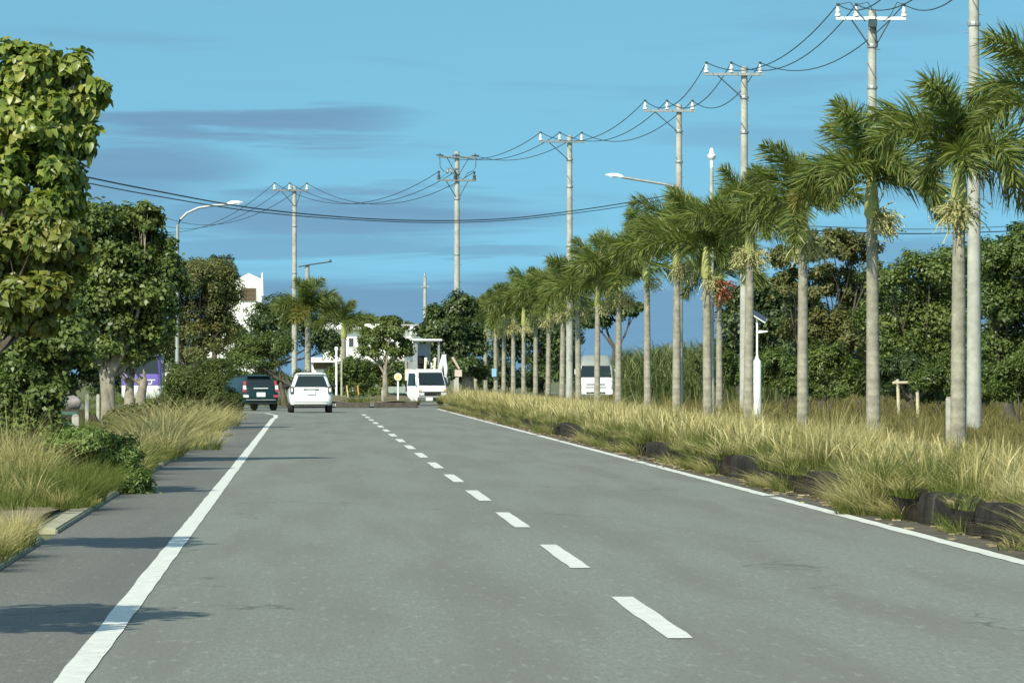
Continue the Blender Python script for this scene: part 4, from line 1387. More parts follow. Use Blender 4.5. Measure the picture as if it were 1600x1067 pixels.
# white solar lamp
p = at(1183, 600, 150); Y = 150
e = empty('solar_lamp', (p.x, Y, 0), 'white solar lamp with a tilted panel on top, among the palm trunks', 'lamp post')
z = lambda py: at(1183, py, Y).z
b = MB(); b.lathe([(.12, 0), (.125, .1), (.125, z(568)), (.11, z(564)), (.045, z(559)), (.04, z(555))], k=16); b.build('battery_housing', M_WHITEM, e, smooth=40)
b = MB(); b.tube([(0, 0, z(556)), (0, 0, z(497))], .032, 10); b.build('mast', M_WHITEM, e, smooth=60)
b = MB(); b.prism([(.03, z(519)), (.06, z(516)), (.30, z(517)), (.33, z(518.5)), (.06, z(521)), (.03, z(521))], -.07, .07); b.build('light_arm', M_WHITEM, e, bevel=.006)
pb = MB(); pb.box(-.27, .27, -.24, .24, -.018, .018); pn = pb.build('solar_panel', [M_WHITEM], e, bevel=.006); pn.location = (.04, 0, z(494)); pn.rotation_euler = (R(20), R(32), 0)
pb = MB(); pb.box(-.25, .25, -.22, .22, .020, .026); pb.build('cells', M_SOLAR, pn)

# ------------------------------------------------------------------ small roadside things
def post(name, label, cat, px, Y, top_py, w, m, group=None, z0=0.0):
    p = at(px, 600, Y); h = at(px, top_py, Y).z - z0
    b = MB(); b.box(-w / 2, w / 2, -w / 2, w / 2, -.1, h); b.prism([(-w / 2, h), (w / 2, h), (w * .3, h + w * .25), (-w * .3, h + w * .25)], -w * .45, w * .45)
    o = b.build(name, m, None, bevel=w * .08)
    o.location = (p.x, Y, z0)
    return tag(o, label, cat, group)


M_POST = mat('old_concrete_post', (0.36, 0.35, 0.30), .9, var=.3, scale=5, bump=.4)
post('concrete_post', 'thin pale concrete post left of the forked trunk', 'post', 136, 126, 617, .09, M_POST, 'concrete posts on the left verge')
post('concrete_post', 'thin pale concrete post half hidden by the forked trunk', 'post', 153, 131, 617, .08, M_POST, 'concrete posts on the left verge')
post('concrete_post', 'short pale stub post in the field grass left of the nearest palm', 'post', 1482, 103, 622, .11, M_POST)
post('concrete_post', 'short worn post standing on the far island beside the small tree', 'post', 597.5, 224, 609, .09, M_POST, z0=.2)
post('concrete_post', 'low pale stump of a post beside the teal board', 'post', 118, 112, 650, .16, M_POST)

p = at(85, 600, 115)
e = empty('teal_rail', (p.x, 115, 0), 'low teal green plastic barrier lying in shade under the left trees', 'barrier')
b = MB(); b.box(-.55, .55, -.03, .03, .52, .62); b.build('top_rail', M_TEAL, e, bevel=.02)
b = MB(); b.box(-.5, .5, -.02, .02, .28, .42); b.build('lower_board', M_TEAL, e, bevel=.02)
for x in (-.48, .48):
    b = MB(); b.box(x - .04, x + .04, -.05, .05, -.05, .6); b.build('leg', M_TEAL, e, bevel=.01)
p = at(112, 614, 128)
bm = bmesh.new(); bmesh.ops.create_icosphere(bm, subdivisions=3, radius=.28)
for v in bm.verts:
    v.co *= 1 + .18 * math.sin(v.co.x * 14 + 1) * math.sin(v.co.y * 11) + random.uniform(-.03, .03)
    v.co.z = v.co.z * .9 if v.co.z > 0 else v.co.z * 1.2
me = bpy.data.meshes.new('boulder'); bm.to_mesh(me); bm.free(); me.materials.append(M_ROCK); me.shade_smooth()
o = bpy.data.objects.new('boulder', me); COL.objects.link(o); o.location = (p.x, 128, .74); o.scale = (.82, .8, .72)
tag(o, 'pale pinkish boulder on the dark bank in shade left of the thin posts', 'boulder')
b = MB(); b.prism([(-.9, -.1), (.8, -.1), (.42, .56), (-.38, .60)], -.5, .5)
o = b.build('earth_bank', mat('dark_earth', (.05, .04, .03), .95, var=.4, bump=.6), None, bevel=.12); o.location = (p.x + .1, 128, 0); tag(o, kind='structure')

p0, p1 = at(1403, 600, 170), at(1434, 600, 170)
e = empty('wooden_rail', (p0.x, 170, 0), 'weathered wooden rail on two posts in the field', 'rail')
b = MB(); b.tube([(-.18, 0, 1.17), (.3, .02, 1.19), (.85, 0, 1.18)], .05, 8); b.build('rail', M_WOOD, e, smooth=60)
for x in (0.02, p1.x - p0.x):
    b = MB(); b.tube([(x + .02, .06, -.1), (x, .06, .7), (x - .02, .06, 1.30)], [.065, .06, .055], 8); b.build('post', M_WOOD, e, smooth=60)
b = MB(); b.tube([(.02, .0, 1.05), (-.1, -.02, 1.25)], .03, 6); b.build('lashing', M_WOOD, e)

# twin sign posts left of the island
Y = 232.5
for px, m, lab, w in ((525.5, M_WHITEM, 'white square sign post with a small box on top, behind the white car', .09), (533.5, M_POST, 'grey post beside the white sign post', .085)):
    p = at(px, 600, Y); h = at(px, 548, Y).z
    e = empty('sign_post', (p.x, Y, .1), lab, 'post', 'twin posts behind the white car')
    b = MB(); b.box(-w / 2, w / 2, -w / 2, w / 2, -.15, h - .1); b.build('post', m, e, bevel=.008)
    b = MB(); b.box(-w * .8, w * .8, -w * .6, w * .6, h - .097, h + .08); b.build('cap_box', m, e, bevel=.01)
for px, lab in ((545, 'pale orange-topped marker stake, left of the pair'), (562, 'brighter orange marker stake, right of the pair')):
    Y = 230; p = at(px, 600, Y); h = at(px, 602, Y).z - .2
    e = empty('marker_stake', (p.x, Y, .2), lab, 'stake', 'marker stakes on the far island')
    e.rotation_euler = (0, R(-7), 0)
    b = MB(); b.tube([(0, 0, -.1), (0, 0, h * .45)], .032, 8); b.build('lower_stake', M_WOOD if px == 545 else M_BARKD, e)
    b = MB(); b.tube([(0, 0, h * .45), (0, 0, h)], .035, 8); b.build('orange_top', mat('orange_paint', (.62, .30, .08), .6, var=.15) if px == 562 else mat('pale_orange', (.62, .46, .22), .6, var=.15), e)
# round yellow reflector sign
Y = 224.2; p = at(622, 600, Y); zc = at(622, 589, Y).z
e = empty('reflector_sign', (p.x, Y, .2), 'round yellow and white reflector disc on a white post on the far island', 'sign')
b = MB(); b.tube([(0, 0, -.1), (0, 0, zc - .2)], .045, 10); b.build('post', M_WHITEM, e, smooth=60)
b = MB(); b.lathe([(.165, -.08), (.175, -.06), (.175, -.045), (.165, -.04)], (0, 0, zc - .2), 24, 'y'); b.build('rim', M_PLATE, e, smooth=40)
b = MB(); b.lathe([(.14, -.095), (.145, -.082)], (0, 0, zc - .2), 24, 'y'); rf = b.build('reflector', M_YELL, e)
b = MB(); b.lathe([(.045, -.108), (.05, -.096)], (0, 0, zc - .2), 16, 'y'); b.build('centre', M_AMBER, rf)
# square sign back on the right verge
Y = 236; p = at(716, 600, Y); zc = at(716, 583, Y).z
e = empty('square_sign', (p.x, Y, 0), 'small blank pinkish square sign on a thin pole at the right verge', 'sign')
b = MB(); b.tube([(0, 0, -.1), (0, 0, zc + .1)], .028, 8); b.build('post', mat('sign_pole', (.55, .5, .38), .5), e, smooth=60)
b = MB(); b.box(-.18, .18, -.055, -.032, zc - .17, zc + .17); b.build('panel', M_SIGNP, e, bevel=.03)
b = MB(); b.tube([(.05, 0, zc + .2), (-.28, .02, zc + .75)], [.05, .06], 6); b.build('broken_board', M_SIGNP, e)
Y = F * 12 / (775 - 480) - .35; p = at(772, 582, Y)
b = MB(); b.box(-.17, .17, -.02, .02, -.28, .28)
o = b.build('blue_sign', M_BLUE, None, bevel=.02); o.location = p; tag(o, 'small light blue notice fixed to a far palm trunk', 'sign')

# ------------------------------------------------------------------ vehicles (local +y is forward, rear at y=0)
def ring(z, y0, y1, hw, r, k=4):
    pts = []
    for cx, cy, a0 in ((hw - r, y1 - r, 0), (-hw + r, y1 - r, 90), (-hw + r, y0 + r, 180), (hw - r, y0 + r, 270)):
        for i in range(k + 1):
            a = R(a0 + 90 * i / k)
            pts.append((cx + r * math.cos(a), cy + r * math.sin(a), z))
    return pts


def zstack(levels, k=4):
    """closed shell from stacked rounded rectangles (z, y0, y1, half width, corner radius)"""
    b = MB()
    n = 4 * (k + 1)
    for l in levels: b.v += ring(*l, k)
    for i in range(len(levels) - 1):
        for j in range(n):
            a, c = i * n + j, i * n + (j + 1) % n
            b.f.append((a, c, c + n, a + n)); b.mi.append(0)
    b.f.append(tuple(range(n - 1, -1, -1))); b.f.append(tuple((len(levels) - 1) * n + j for j in range(n))); b.mi += [0, 0]
    return b


def lerp_level(levels, z):
    for a, c in zip(levels, levels[1:]):
        if a[0] <= z <= c[0] and c[0] > a[0]:
            t = (z - a[0]) / (c[0] - a[0])
            return [a[i] + (c[i] - a[i]) * t for i in range(5)]
    return list(levels[-1] if z > levels[-1][0] else levels[0])


def panel_end(levels, z0, z1, m0, m1, end, off=.006, th=.03, n=6, x0=None, x1=None):
    """pane lying on the front (end=1) or rear (end=0) face, margins m0/m1 from the sides at bottom/top"""
    b = MB()
    for i in range(n + 1):
        t = i / n; z = z0 + (z1 - z0) * t
        l = lerp_level(levels, z); m = m0 + (m1 - m0) * t
        y = l[2] + off if end else l[1] - off
        yi = y - th if end else y + th
        a = -(l[3] - m) if x0 is None else x0; c = (l[3] - m) if x1 is None else x1
        b.v += [(a, y, z), (c, y, z), (c, yi, z), (a, yi, z)]
    for i in range(n):
        for j in range(4):
            q = i * 4
            b.f.append((q + j, q + (j + 1) % 4, q + 4 + (j + 1) % 4, q + 4 + j)); b.mi.append(0)
    b.f += [(0, 1, 2, 3), (n * 4, n * 4 + 1, n * 4 + 2, n * 4 + 3)]; b.mi += [0, 0]
    return b


def panel_side(levels, z0, z1, ya, yb, sgn, off=.006, th=.03, n=5, slack0=0.0, slack1=0.0):
    b = MB()
    for i in range(n + 1):
        t = i / n; z = z0 + (z1 - z0) * t
        l = lerp_level(levels, z)
        x = sgn * (l[3] + off); xi = sgn * (l[3] + off - th)
        a, c = ya + slack0 * t, yb - slack1 * t
        b.v += [(x, a, z), (x, c, z), (xi, c, z), (xi, a, z)]
    for i in range(n):
        for j in range(4):
            q = i * 4
            b.f.append((q + j, q + (j + 1) % 4, q + 4 + (j + 1) % 4, q + 4 + j)); b.mi.append(0)
    b.f += [(0, 1, 2, 3), (n * 4, n * 4 + 1, n * 4 + 2, n * 4 + 3)]; b.mi += [0, 0]
    return b


def wheel(e, x, y, r=.30, w=.19):
    b = MB()
    b.lathe([(r * .62, -w / 2), (r * .93, -w / 2), (r, -w * .32), (r, w * .32), (r * .93, w / 2), (r * .62, w / 2)], (0, 0, 0), 24, 'x')
    t = b.build('wheel', M_TYRE, e, smooth=35)
    t.location = (x, y, r)
    s = 1 if x > 0 else -1
    b = MB()
    b.lathe([(r * .64, -w * .35 * s), (r * .62, w * .42 * s), (r * .5, w * .46 * s), (r * .16, w * .40 * s)], (0, 0, 0), 20, 'x')
    b.build('rim', M_RIM, t, smooth=35)


def hatchback(label, loc, rz, paint, W=.825, L=3.85, H=1.54, belt=.93, lamp='low', rear_glass=(.98, 1.40)):
    e = empty('parked_car' if lamp == 'tall' else 'car', loc, label, 'car', None, rz)
    lv = [(.27, .20, L - .22, W - .12, .16), (.31, .07, L - .07, W - .05, .24), (.42, .0, L, W - .01, .28), (.62, .02, L - .01, W + .005, .30), (.84, .05, L - .10, W - .01, .30),
          (belt - .02, .06, L - .35, W - .03, .28), (belt, .07, L - 1.15, W - .045, .26), (1.12, .13, L - 1.45, W - .115, .24), (H - .16, .27, L - 1.85, W - .20, .20), (H - .07, .33, L - 1.98, W - .26, .20), (H - .02, .45, L - 2.15, W - .37, .18), (H, .65, L - 2.3, W - .50, .12)]
    zstack(lv, 5).build('body', paint, e, smooth=40)
    g0, g1 = rear_glass
    panel_end(lv, g0, g1, .12, .13, 0, .008).build('rear_window', M_GLASS, e, smooth=40)
    panel_end(lv, belt + .05, H - .13, .12, .12, 1, .008).build('windscreen', M_GLASS, e, smooth=40)
    for s in (-1, 1):
        panel_side(lv, belt + .05, H - .14, .55, L - 1.55, s, slack0=.05, slack1=.35).build('side_window', M_GLASS, e)
        m = MB(); m.box(s * (W + .09) - .10, s * (W + .09) + .10, L - 1.62, L - 1.50, belt + .02, belt + .17)
        m.build('door_mirror', M_BLACK if paint is M_CARW else paint, e, bevel=.035)
        for yy in (.62, L - .72):
            wheel(e, s * (W - .10), yy)
        if lamp == 'low':
            panel_end(lv, .74, 1.00, 0, 0, 0, .012, .10, 4, *((W - .17, W - .03) if s > 0 else (-(W - .03), -(W - .17)))).build('tail_light', [M_BLACK], e)
            panel_end(lv, .80, .94, 0, 0, 0, .022, .03, 2, *((W - .13, W - .06) if s > 0 else (-(W - .06), -(W - .13)))).build('lamp_lens', M_LENS, e)
        else:
            panel_end(lv, .98, 1.20, 0, 0, 0, .012, .08, 5, *((W - .20, W - .11) if s > 0 else (-(W - .11), -(W - .20)))).build('tail_light', M_RED, e)
            panel_end(lv, .76, .97, 0, 0, 0, .012, .08, 5, *((W - .19, W - .05) if s > 0 else (-(W - .05), -(W - .19)))).build('tail_light', M_RED, e)
            panel_end(lv, .86, 1.02, 0, 0, 0, .022, .03, 3, *((W - .19, W - .07) if s > 0 else (-(W - .07), -(W - .19)))).build('reverse_lens', M_LENS, e)
            panel_end(lv, .54, .64, 0, 0, 0, .012, .05, 3, *((W - .28, W - .06) if s > 0 else (-(W - .06), -(W - .28)))).build('reflector', M_LENS if s < 0 else M_RED, e)
    b = MB(); b.box(-.17, .17, -.025, .03, .70, .86) if lamp == 'low' else b.box(-.18, .18, -.02, .05, .56, .74)
    b.build('number_plate', M_PLATE, e, bevel=.006)
    b = MB(); b.box(-.30, .30, -.01, .08, .88, .925); b.build('hatch_handle', M_GREYP if paint is M_CARW else M_LENS, e, bevel=.01)
    b = MB(); b.box(-.64, .64, .05, .3, .262, .345); b.build('lower_bumper', M_BLACK, e, bevel=.02)
    b = MB(); b.box(-.62, .62, -.015, .06, .42, .455); b.build('bumper_trim', M_GREYP if paint is not M_CARW else mat('white_trim', (.62, .64, .62), .5, var=.03), e, bevel=.01)
    b = MB(); b.tube([(-.05, .09, g0 + .02), (.25, .13, g0 + .10)], .012, 5); b.build('wiper', M_BLACK, e)
    b = MB(); b.box(-(W - .26), W - .26, .20, .36, H - .075, H - .03); b.build('roof_spoiler', paint, e, bevel=.02)
    b = MB(); b.box(-.25, .25, .02, .03, belt + .20, belt + .21)
    return e


hatchback('white hatchback seen from behind in the left lane', (at(486, 600, 193).x, 193, 0), R(1.5), M_CARW)
hatchback('dark teal estate car turning left ahead of the white car', (at(408, 600, 204).x, 204, 0), R(17), M_CART, W=.80, L=4.1, H=1.44, lamp='tall', belt=.90, rear_glass=(.97, 1.29))

# ---- white flatbed truck, facing the camera, turned a little to the right
def truck():
    e = empty('flatbed_truck', (0, 0, 0), 'white flatbed truck coming towards the camera at the far junction', 'truck', None)
    W = .85
    lv = [(.42, .02, 1.45, W - .02, .06), (.60, .0, 1.56, W, .10), (.85, .0, 1.58, W, .12), (1.12, .0, 1.54, W, .12), (1.18, .0, 1.50, W - .005, .12), (1.80, .0, 1.22, W - .07, .12), (1.90, .05, 1.12, W - .10, .14), (1.94, .15, 1.0, W - .2, .14)]
    c = zstack(lv, 5).build('cab', M_CARW, e, smooth=40)
    panel_end(lv, 1.20, 1.82, .09, .10, 1, .008).build('windscreen', M_GLASS, c, smooth=40)
    for s in (-1, 1):
        panel_side(lv, 1.18, 1.76, .18, 1.25, s, slack1=.22).build('side_window', M_GLASS, c)
        b = MB(); b.box(s * (W + .16) - .05, s * (W + .16) + .05, 1.42, 1.47, 1.25, 1.58); m = b.build('door_mirror', M_BLACK, e, bevel=.02)
        b = MB(); b.tube([(s * (W - .08), 1.36, 1.7), (s * (W + .14), 1.46, 1.62)], .015, 6); b.tube([(s * (W - .02), 1.46, 1.15), (s * (W + .14), 1.46, 1.24)], .015, 6); b.build('mirror_arm', M_BLACK, m)
        panel_end(lv, .71, .86, 0, 0, 1, .016, .06, 3, *((W - .36, W - .05) if s > 0 else (-(W - .05), -(W - .36)))).build('headlight', M_LENS, e)
        panel_end(lv, .93, 1.0, 0, 0, 1, .012, .06, 3, *((W - .22, W - .05) if s > 0 else (-(W - .05), -(W - .22)))).build('indicator', M_AMBER, e)
    panel_end(lv, .68, .90, 0, 0, 1, .010, .05, 2, -.80, .80).build('grille', M_BLACK, e)
    b = MB(); b.box(-W - .01, W + .01, 1.50, 1.63, .42, .64); b.build('bumper', mat('bumper_grey', (.16, .165, .16), .5), e, bevel=.03)
    b = MB(); b.box(-.62, -.02, 1.60, 1.637, .46, .60); b.build('bumper_slot', M_BLACK, e)
    b = MB(); b.box(.02, .42, 1.64, 1.66, .44, .62); b.build('number_plate', M_PLATE, e, bevel=.008)
    b = MB(); b.tube([(-.5, 1.53, 1.22), (-.05, 1.50, 1.30)], .012, 5); b.tube([(.1, 1.53, 1.22), (.55, 1.50, 1.30)], .012, 5); b.build('wiper', M_BLACK, e)
    b = MB(); b.box(-.36, -.28, -3.2, 1.3, .46, .60); b.box(.28, .36, -3.2, 1.3, .46, .60)
    for y in (-.4, -1.4, -2.4): b.box(-.28, .28, y, y + .08, .48, .58)
    b.build('chassis', M_BLACK, e)
    d = MB(); d.box(-.84, .84, -3.25, -.10, .62, .72); bed = d.build('bed', M_BED, e, bevel=.01)
    for s in (-1, 1):
        b = MB(); b.box(s * .86 - .02, s * .86 + .02, -3.25, -.12, .66, .98); 
        for y in (-2.7, -1.7, -.7): b.box(s * .89 - .012, s * .89 + .012, y, y + .1, .68, .97)
        b.build('side_board', M_BED, e, bevel=.006)
    b = MB(); b.box(-.88, .88, -3.30, -3.255, .66, .98); b.build('tailboard', M_BED, e, bevel=.006)
    b = MB()
    for x in (-.74, .74): b.box(x - .03, x + .03, -.09, -.03, .72, 1.80)
    b.box(-.77, .77, -.09, -.03, 1.80, 1.86)
    for z_ in (1.1, 1.3, 1.5): b.box(-.71, .71, -.075, -.045, z_, z_ + .04)
    b.build('guard_frame', M_CARW, e, bevel=.008)
    for y in (1.0, -2.2):
        for s in (-1, 1): wheel(e, s * (.70), y, .30 if y > 0 else .29, .22)
    return e


tk = truck()
for o in tk.children_recursive:
    if o.name.split('.')[0] in ('cab', 'windscreen', 'side_window', 'door_mirror', 'mirror_arm', 'headlight', 'indicator', 'grille', 'bumper', 'bumper_slot', 'number_plate', 'wiper', 'guard_frame'):
        for v in o.data.vertices:      # a low cab over small wheels
            v.co.z -= .22 if v.co.z < 1.2 else .22 - .06 * (v.co.z - 1.2) / .74
    elif o.name.split('.')[0] in ('bed', 'side_board', 'tailboard'):
        for v in o.data.vertices: v.co.z -= .06
ang = R(180 + 22)
tp = at(676, 600, 240)
tk.scale = (.89, .89, .96)
tk.rotation_euler = (0, 0, ang)
off = Matrix.Rotation(ang, 3, 'Z') @ Vector((0, 1.58 * .89, 0))
tk.location = (tp.x - off.x, 240 - off.y, 0)

# ---- small excavator carried on the truck bed
ex = empty('mini_excavator', (0, 0, 0), 'small grey and cream excavator with canopy standing on the truck bed', 'excavator')
for s in (-1, 1):
    b = MB()
    n = 20
    poly = [(.62 * (1 if math.cos(2 * math.pi * i / n) > 0 else -1) + .17 * math.cos(2 * math.pi * i / n), .19 + .17 * math.sin(2 * math.pi * i / n)) for i in range(n)]
    b.prism(poly, s * .52 - .12, s * .52 + .12, 'yz')
    t = b.build('track', M_TYRE, ex, bevel=.01)
    b = MB()
    for yy in (-.62, -.2, .2, .62): b.lathe([(.10, -.13), (.11, 0), (.10, .13)], (s * .52, yy, .19), 12, 'x')
    b.build('rollers', M_GREYP, t)
b = MB(); b.box(-.40, .40, -.5, .5, .26, .42); b.build('undercarriage', M_BLACK, ex, bevel=.02)
b = MB(); b.prism([(-.62, -.62), (-.50, -.74), (.50, -.74), (.62, -.62), (.62, .45), (.45, .60), (-.45, .60), (-.62, .45)], .44, .95, 'xy'); b.build('body', M_CREAM, ex, bevel=.04)
b = MB(); b.box(-.28, .22, -.30, .15, .95, 1.12); b.prism([(-.30, 1.12), (-.22, 1.12), (-.30, 1.60), (-.38, 1.58)], -.28, .22, 'yz') if False else b.box(-.28, .22, -.36, -.26, 1.12, 1.5); b.build('seat', M_BLACK, ex, bevel=.05)
for x, y_ in ((-.56, -.6), (.56, -.6), (-.56, .42), (.56, .42)):
    b = MB(); b.box(x - (.10 if (x > 0 and y_ > 0) else .04), x + (.10 if (x > 0 and y_ > 0) else .04), y_ - .05, y_ + .05, .95, 2.10); b.build('canopy_post', M_GREYP, ex, bevel=.015)
b = MB(); b.box(-.68, .68, -.72, .60, 2.10, 2.20); b.build('canopy', M_WHITEM, ex, bevel=.04)
b = MB(); b.box(-.50, .50, -.615, -.585, 1.30, 2.0); b.build('rear_window', M_BLUEG, ex, bevel=.01)
b = MB(); b.box(-.50, .50, -.66, -.62, .96, 1.28); b.build('rear_panel', M_GREYP, ex)
for x in (-.42, .02):
    b = MB(); b.tube([(x, .25, .95), (x, .32, 1.25), (x - .02, .30, 1.42)], [.05, .06, .07], 10); b.build('control_lever', M_CREAM, ex, smooth=60)
b = MB(); b.tube([(-.52, .62, .75), (-.54, 1.0, 1.35), (-.54, 1.02, 1.55)], [.12, .13, .11], 10); bo = b.build('boom', M_WHITEM, ex, smooth=60)
b = MB(); b.tube([(-.54, 1.02, 1.5), (-.54, 1.25, .95), (-.54, 1.2, .6)], [.10, .08, .06], 10); b.build('dipper_arm', M_WHITEM, ex, smooth=60)
b = MB(); b.prism([(1.08, .45), (1.34, .62), (1.36, .35), (1.16, .22)], -.70, -.38, 'yz'); b.build('bucket', M_GREYP, ex, bevel=.02)
b = MB(); b.box(-.62, .62, .82, .88, .1, .42); b.build('dozer_blade', M_GREYP, ex, bevel=.01)
eo = Matrix.Rotation(ang, 3, 'Z') @ Vector((-.42, -.70, .63))
ex.location = tk.location + eo
ex.rotation_euler = (0, 0, ang)
ex.scale = (1.1, 1.1, 1.15)

# ---- white minibus beyond the palms
def minibus():
    e = empty('minibus', (0, 0, 0), 'white minibus with grey roof seen between the palm trunks', 'minibus')
    W = .98; L = 5.6
    lv = [(.28, .05, L - .05, W - .05, .12), (.45, .0, L, W, .18), (.85, .0, L + .01, W, .20), (1.22, .0, L - .08, W, .20), (1.28, .01, L - .14, W - .01, .20), (1.95, .05, L - .52, W - .07, .20), (2.02, .06, L - .56, W - .08, .2)]
    zstack(lv, 5).build('body', M_CARW, e, smooth=40)
    rv = [(2.0, .04, L - .53, W - .07, .2), (2.25, .08, L - .62, W - .10, .22), (2.5, .2, L - .85, W - .2, .25), (2.58, .4, L - 1.05, W - .32, .25)]
    rf = zstack(rv, 5); rf.build('roof', mat('grey_roof', (.20, .225, .21), .5, var=.08), e, smooth=40)
    panel_end(lv, 1.30, 1.98, .08, .09, 1, .010).build('windscreen', M_GLASS, e, smooth=40)
    for s in (-1, 1):
        panel_side(lv, 1.32, 1.92, .6, L - .9, s, slack1=.3).build('side_window', M_GLASS, e)
        b = MB(); b.box(s * (W + .17) - .07, s * (W + .17) + .07, L - .35, L - .28, 1.45, 1.80); m = b.build('door_mirror', M_WHITEM, e, bevel=.03)
        b = MB(); b.tube([(s * (W - .02), L - .32, 1.5), (s * (W + .12), L - .31, 1.58)], .02, 6); b.build('mirror_arm', M_BLACK, m)
        panel_end(lv, .72, .95, 0, 0, 1, .012, .08, 3, *((W - .34, W - .08) if s > 0 else (-(W - .08), -(W - .34)))).build('headlight', M_LENS, e)
        for y in (1.0, L - 1.0): wheel(e, s * (W - .12), y, .33, .2)
    panel_end(lv, .86, .93, 0, 0, 1, .012, .05, 2, -.55, .55).build('grille', M_BLACK, e)
    panel_end(lv, .70, .75, 0, 0, 1, .012, .05, 2, -.6, .6).build('grille_slot', M_BLACK, e)
    b = MB(); b.box(-W, W, L - .08, L + .05, .30, .58); bp = b.build('bumper', M_CARW, e, bevel=.04)
    b = MB(); b.box(-.55, .55, L + .03, L + .056, .36, .46); b.build('bumper_slot', M_BLACK, bp)
    b = MB(); b.box(-.2, .2, L + .052, L + .07, .47, .58); b.build('number_plate', M_PLATE, e)
    return e, L


mb, L = minibus()
p = at(939, 600, 290); mb.rotation_euler = (0, 0, R(180 - 3)); mb.location = (p.x, 290 + L, 0)

# ---- purple bus behind the left trees
def purple_bus():
    e = empty('purple_bus', (0, 0, 0), 'purple bus with a white lower front half hidden behind the left trees', 'bus')
    W = 1.02; L = 6.3
    lo = [(.25, .05, L - .10, W - .06, .15), (.36, .0, L - .02, W, .25), (.82, .0, L, W, .28), (.90, .0, L, W, .28)]
    zstack(lo, 5).build('lower_front', M_CARW, e, smooth=40)
    up = [(.90, .0, L + .002, W + .003, .28), (1.40, .0, L - .03, W + .003, .28), (1.48, .0, L - .06, W, .28), (2.20, .02, L - .28, W - .05, .28), (2.42, .05, L - .36, W - .08, .28), (2.52, .2, L - .6, W - .2, .3)]
    zstack(up, 5).build('body', M_PURP, e, smooth=40)
    panel_end(up, 1.50, 2.28, .16, .18, 1, .012).build('windscreen', M_GLASS, e, smooth=40)
    panel_end(up, 1.17, 1.21, 0, 0, 1, .012, .03, 2, -.7, .28).build('white_stripe', M_PLATE, e)
    jl = lerp_level(up, 1.08)[2] + .012
    for s in (-1, 1):
        panel_side(up, 1.52, 2.15, .5, L - .7, s, slack1=.2).build('side_window', M_GLASS, e)
        b = MB(); b.box(s * (W + .14) - .07, s * (W + .14) + .07, L + .05, L + .12, 1.55, 2.0); m = b.build('door_mirror', M_BLACK, e, bevel=.03)
        b = MB(); b.tube([(s * (W - .12), L - .12, 2.1), (s * (W + .10), L + .08, 1.98)], .025, 6); b.build('mirror_arm', M_BLACK, m)
        panel_end(lo, .55, .74, 0, 0, 1, .012, .08, 3, *((W - .50, W - .22) if s > 0 else (-(W - .22), -(W - .50)))).build('headlight', M_LENS, e)
        for y in (1.2, L - 1.3): wheel(e, s * (W - .13), y, .38, .22)
    # the white mark that reads like a J
    jb = MB()
    pts = [(.10, .16), (.10, 0.02), (.07, -.05), (.0, -.07), (-.06, -.03)]
    for (x0, z0), (x1, z1) in zip(pts, pts[1:]):
        d = Vector((x1 - x0, z1 - z0)).normalized(); nx, nz = -d.y * .028, d.x * .028
        jb.prism([(x0 + nx, z0 + nz), (x0 - nx, z0 - nz), (x1 - nx, z1 - nz), (x1 + nx, z1 + nz)], 0, .02)
    j = jb.build('white_mark', M_PLATE, e); j.scale = (-1, 1, 1); j.location = (-.42, jl - .01, 1.04)
    return e, L


pbus, L = purple_bus()
p = at(221, 600, 258); pbus.rotation_euler = (0, 0, R(180)); pbus.location = (p.x, 258 + L, 0)

# ------------------------------------------------------------------ buildings
def bpart(e, name, m, boxes, bevel=.03):
    b = MB()
    for q in boxes: b.box(*q)
    return b.build(name, m, e, bevel=bevel)


Y = 430.0
s = Y / F
X = lambda px: (px - 480) * s
Zp = lambda py: 1.45 + (585 - py) * s
e = empty('white_building', (X(590), Y, 0), 'long white two-storey building beyond the junction', 'building')
x0 = -X(590)
wx = lambda px: X(px) + x0
w = bpart(e, 'wall', M_WALL, [(wx(487), wx(640), 0, 9, 0, Zp(566)), (wx(505), wx(668), .02, 9, Zp(565.9), Zp(515))])
bpart(e, 'wall_block', M_WALL, [(wx(640.2), wx(692), -.5, 9, 0, Zp(523))])
bpart(e, 'ledge', M_WALL, [(wx(485), wx(524), -1.6, -.05, Zp(566), Zp(558)), (wx(598), wx(642), -1.6, -.05, Zp(566), Zp(558))])
bpart(e, 'roof_slab', M_WALL, [(wx(500), wx(672), -.6, 9.3, Zp(514.9), Zp(510)), (wx(640), wx(696), -1.0, 9.3, Zp(522.9), Zp(518))])
bpart(e, 'roof_house', M_WALL, [(wx(505), wx(560), 1.5, 7, Zp(509.9), Zp(503)), (wx(570), wx(600), 1.5, 7, Zp(509.9), Zp(505))])
bpart(e, 'tiled_roof', mat('grey_tiles', (.28, .28, .27), .8, var=.3), [(wx(612), wx(660), .5, 8, Zp(509.9), Zp(506))])
for a, c in ((490, 520), (600, 638)):
    bpart(e, 'recess_shade', M_BROWN, [(wx(a), wx(c), -.15, .0, Zp(576), Zp(566.2))])  # flat brown panel, painting the shade of a recess under the ledge
for k, (a, c, t, b_) in enumerate([(512, 519, 530, 542), (526, 533, 530, 542), (545, 552, 528, 541), (560, 567, 528, 541), (582, 589, 530, 542), (610, 618, 533, 545), (625, 632, 533, 545), (506, 511, 577, 592), (570, 578, 572, 590), (650, 662, 532, 545), (672, 684, 532, 545)]):
    f = bpart(e, 'window', M_WALL, [(wx(a) - .06, wx(c) + .06, -.58 if a > 640 else -.06, -.49 if a > 640 else .01, Zp(b_) - .06, Zp(t) + .06)], .01)
    bpart(f, 'pane', M_WINDK, [(wx(a), wx(c), -.61 if a > 640 else -.09, -.55 if a > 640 else -.03, Zp(b_), Zp(t))], .005)

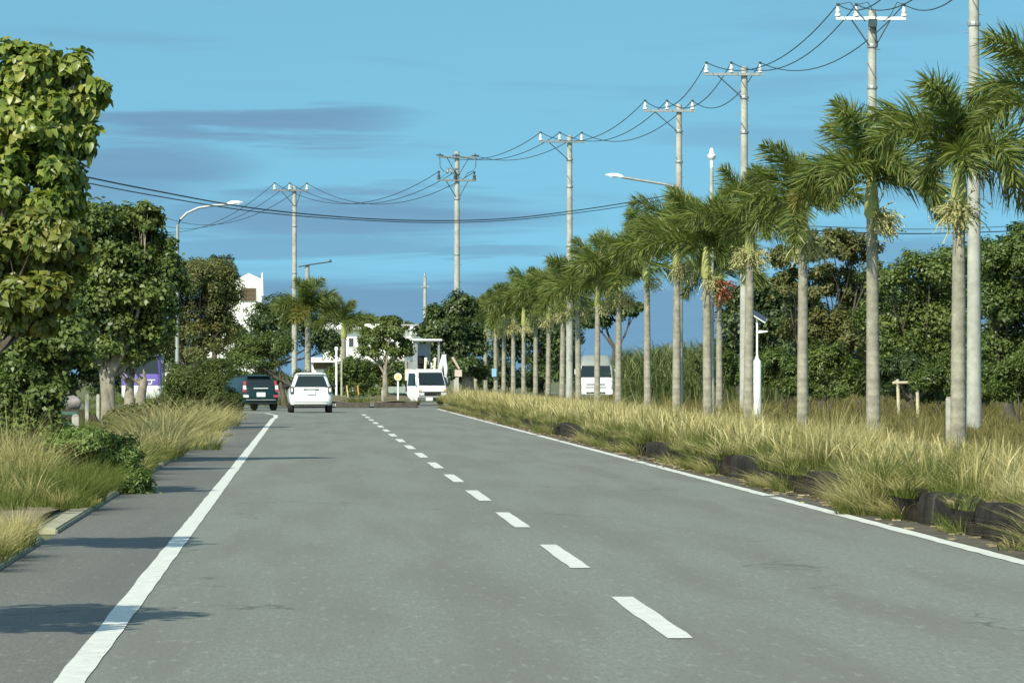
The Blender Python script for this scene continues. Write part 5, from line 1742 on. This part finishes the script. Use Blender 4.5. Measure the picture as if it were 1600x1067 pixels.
Y = 445.0; s = Y / F
X = lambda px: (px - 480) * s
Zp = lambda py: 1.45 + (585 - py) * s
e = empty('white_tower_house', (X(388), Y, 0), 'white gabled tower with a brown louvred opening above the left trees', 'building')
x0 = -X(388); wx = lambda px: X(px) + x0
b = MB(); b.prism([(wx(366.5), 0), (wx(409), 0), (wx(409), Zp(436)), (wx(388.5), Zp(426.5)), (wx(368), Zp(438)), (wx(366.5), Zp(438))], 0, 3.4); b.build('wall', M_WALL, e)
b = MB(); b.prism([(wx(407.4), Zp(462)), (wx(411.5), Zp(462)), (wx(410.8), Zp(425)), (wx(408.6), Zp(427))], -.35, 3.7); b.build('corner_fin', M_WALL, e)
fr = bpart(e, 'opening_frame', M_WALL, [(wx(375), wx(401.5), -.12, -.005, Zp(471), Zp(448.5))], .02)
bpart(fr, 'louvre', M_BROWN, [(wx(376.5), wx(400), -.16, -.125, Zp(470), Zp(449.6))] + [(wx(376.5), wx(400), -.19, -.165, Zp(451.5 + 2 * k) - .03, Zp(451.5 + 2 * k) + .03) for k in range(9)], .0)
bpart(e, 'side_wing', M_WALL, [(wx(322), wx(366.2), .5, 6, 0, Zp(420))])
for px in (332.5, 342.5):
    b = MB(); b.tube([(wx(px), 2, Zp(420)), (wx(px) + .03, 2, Zp(402))], [.13, .09], 8); b.build('roof_mast', M_WHITEM, e, smooth=60)
Y = 350.0; s = Y / F
X = lambda px: (px - 480) * s
Zp = lambda py: 1.45 + (585 - py) * s
e = empty('low_white_building', (X(300), Y, 0), 'low white building with banded front glimpsed through the left trees', 'building')
x0 = -X(300); wx = lambda px: X(px) + x0
bpart(e, 'wall', M_WALL, [(wx(222), wx(385), 0, 6, 0, Zp(560))])
bpart(e, 'parapet', M_WALL, [(wx(220), wx(387), -.5, 6.2, Zp(559.9), Zp(551))])
bpart(e, 'upper_block', M_WALL, [(wx(325), wx(376), .3, 5, Zp(550.9), Zp(534))])
for a, c in ((232, 262), (275, 318), (338, 372)):
    f = bpart(e, 'window', M_WALL, [(wx(a) - .1, wx(c) + .1, -.10, -.01, Zp(574), Zp(563))], .01)
    bpart(f, 'pane', M_WINDK, [(wx(a), wx(c), -.14, -.105, Zp(573), Zp(564))], 0)
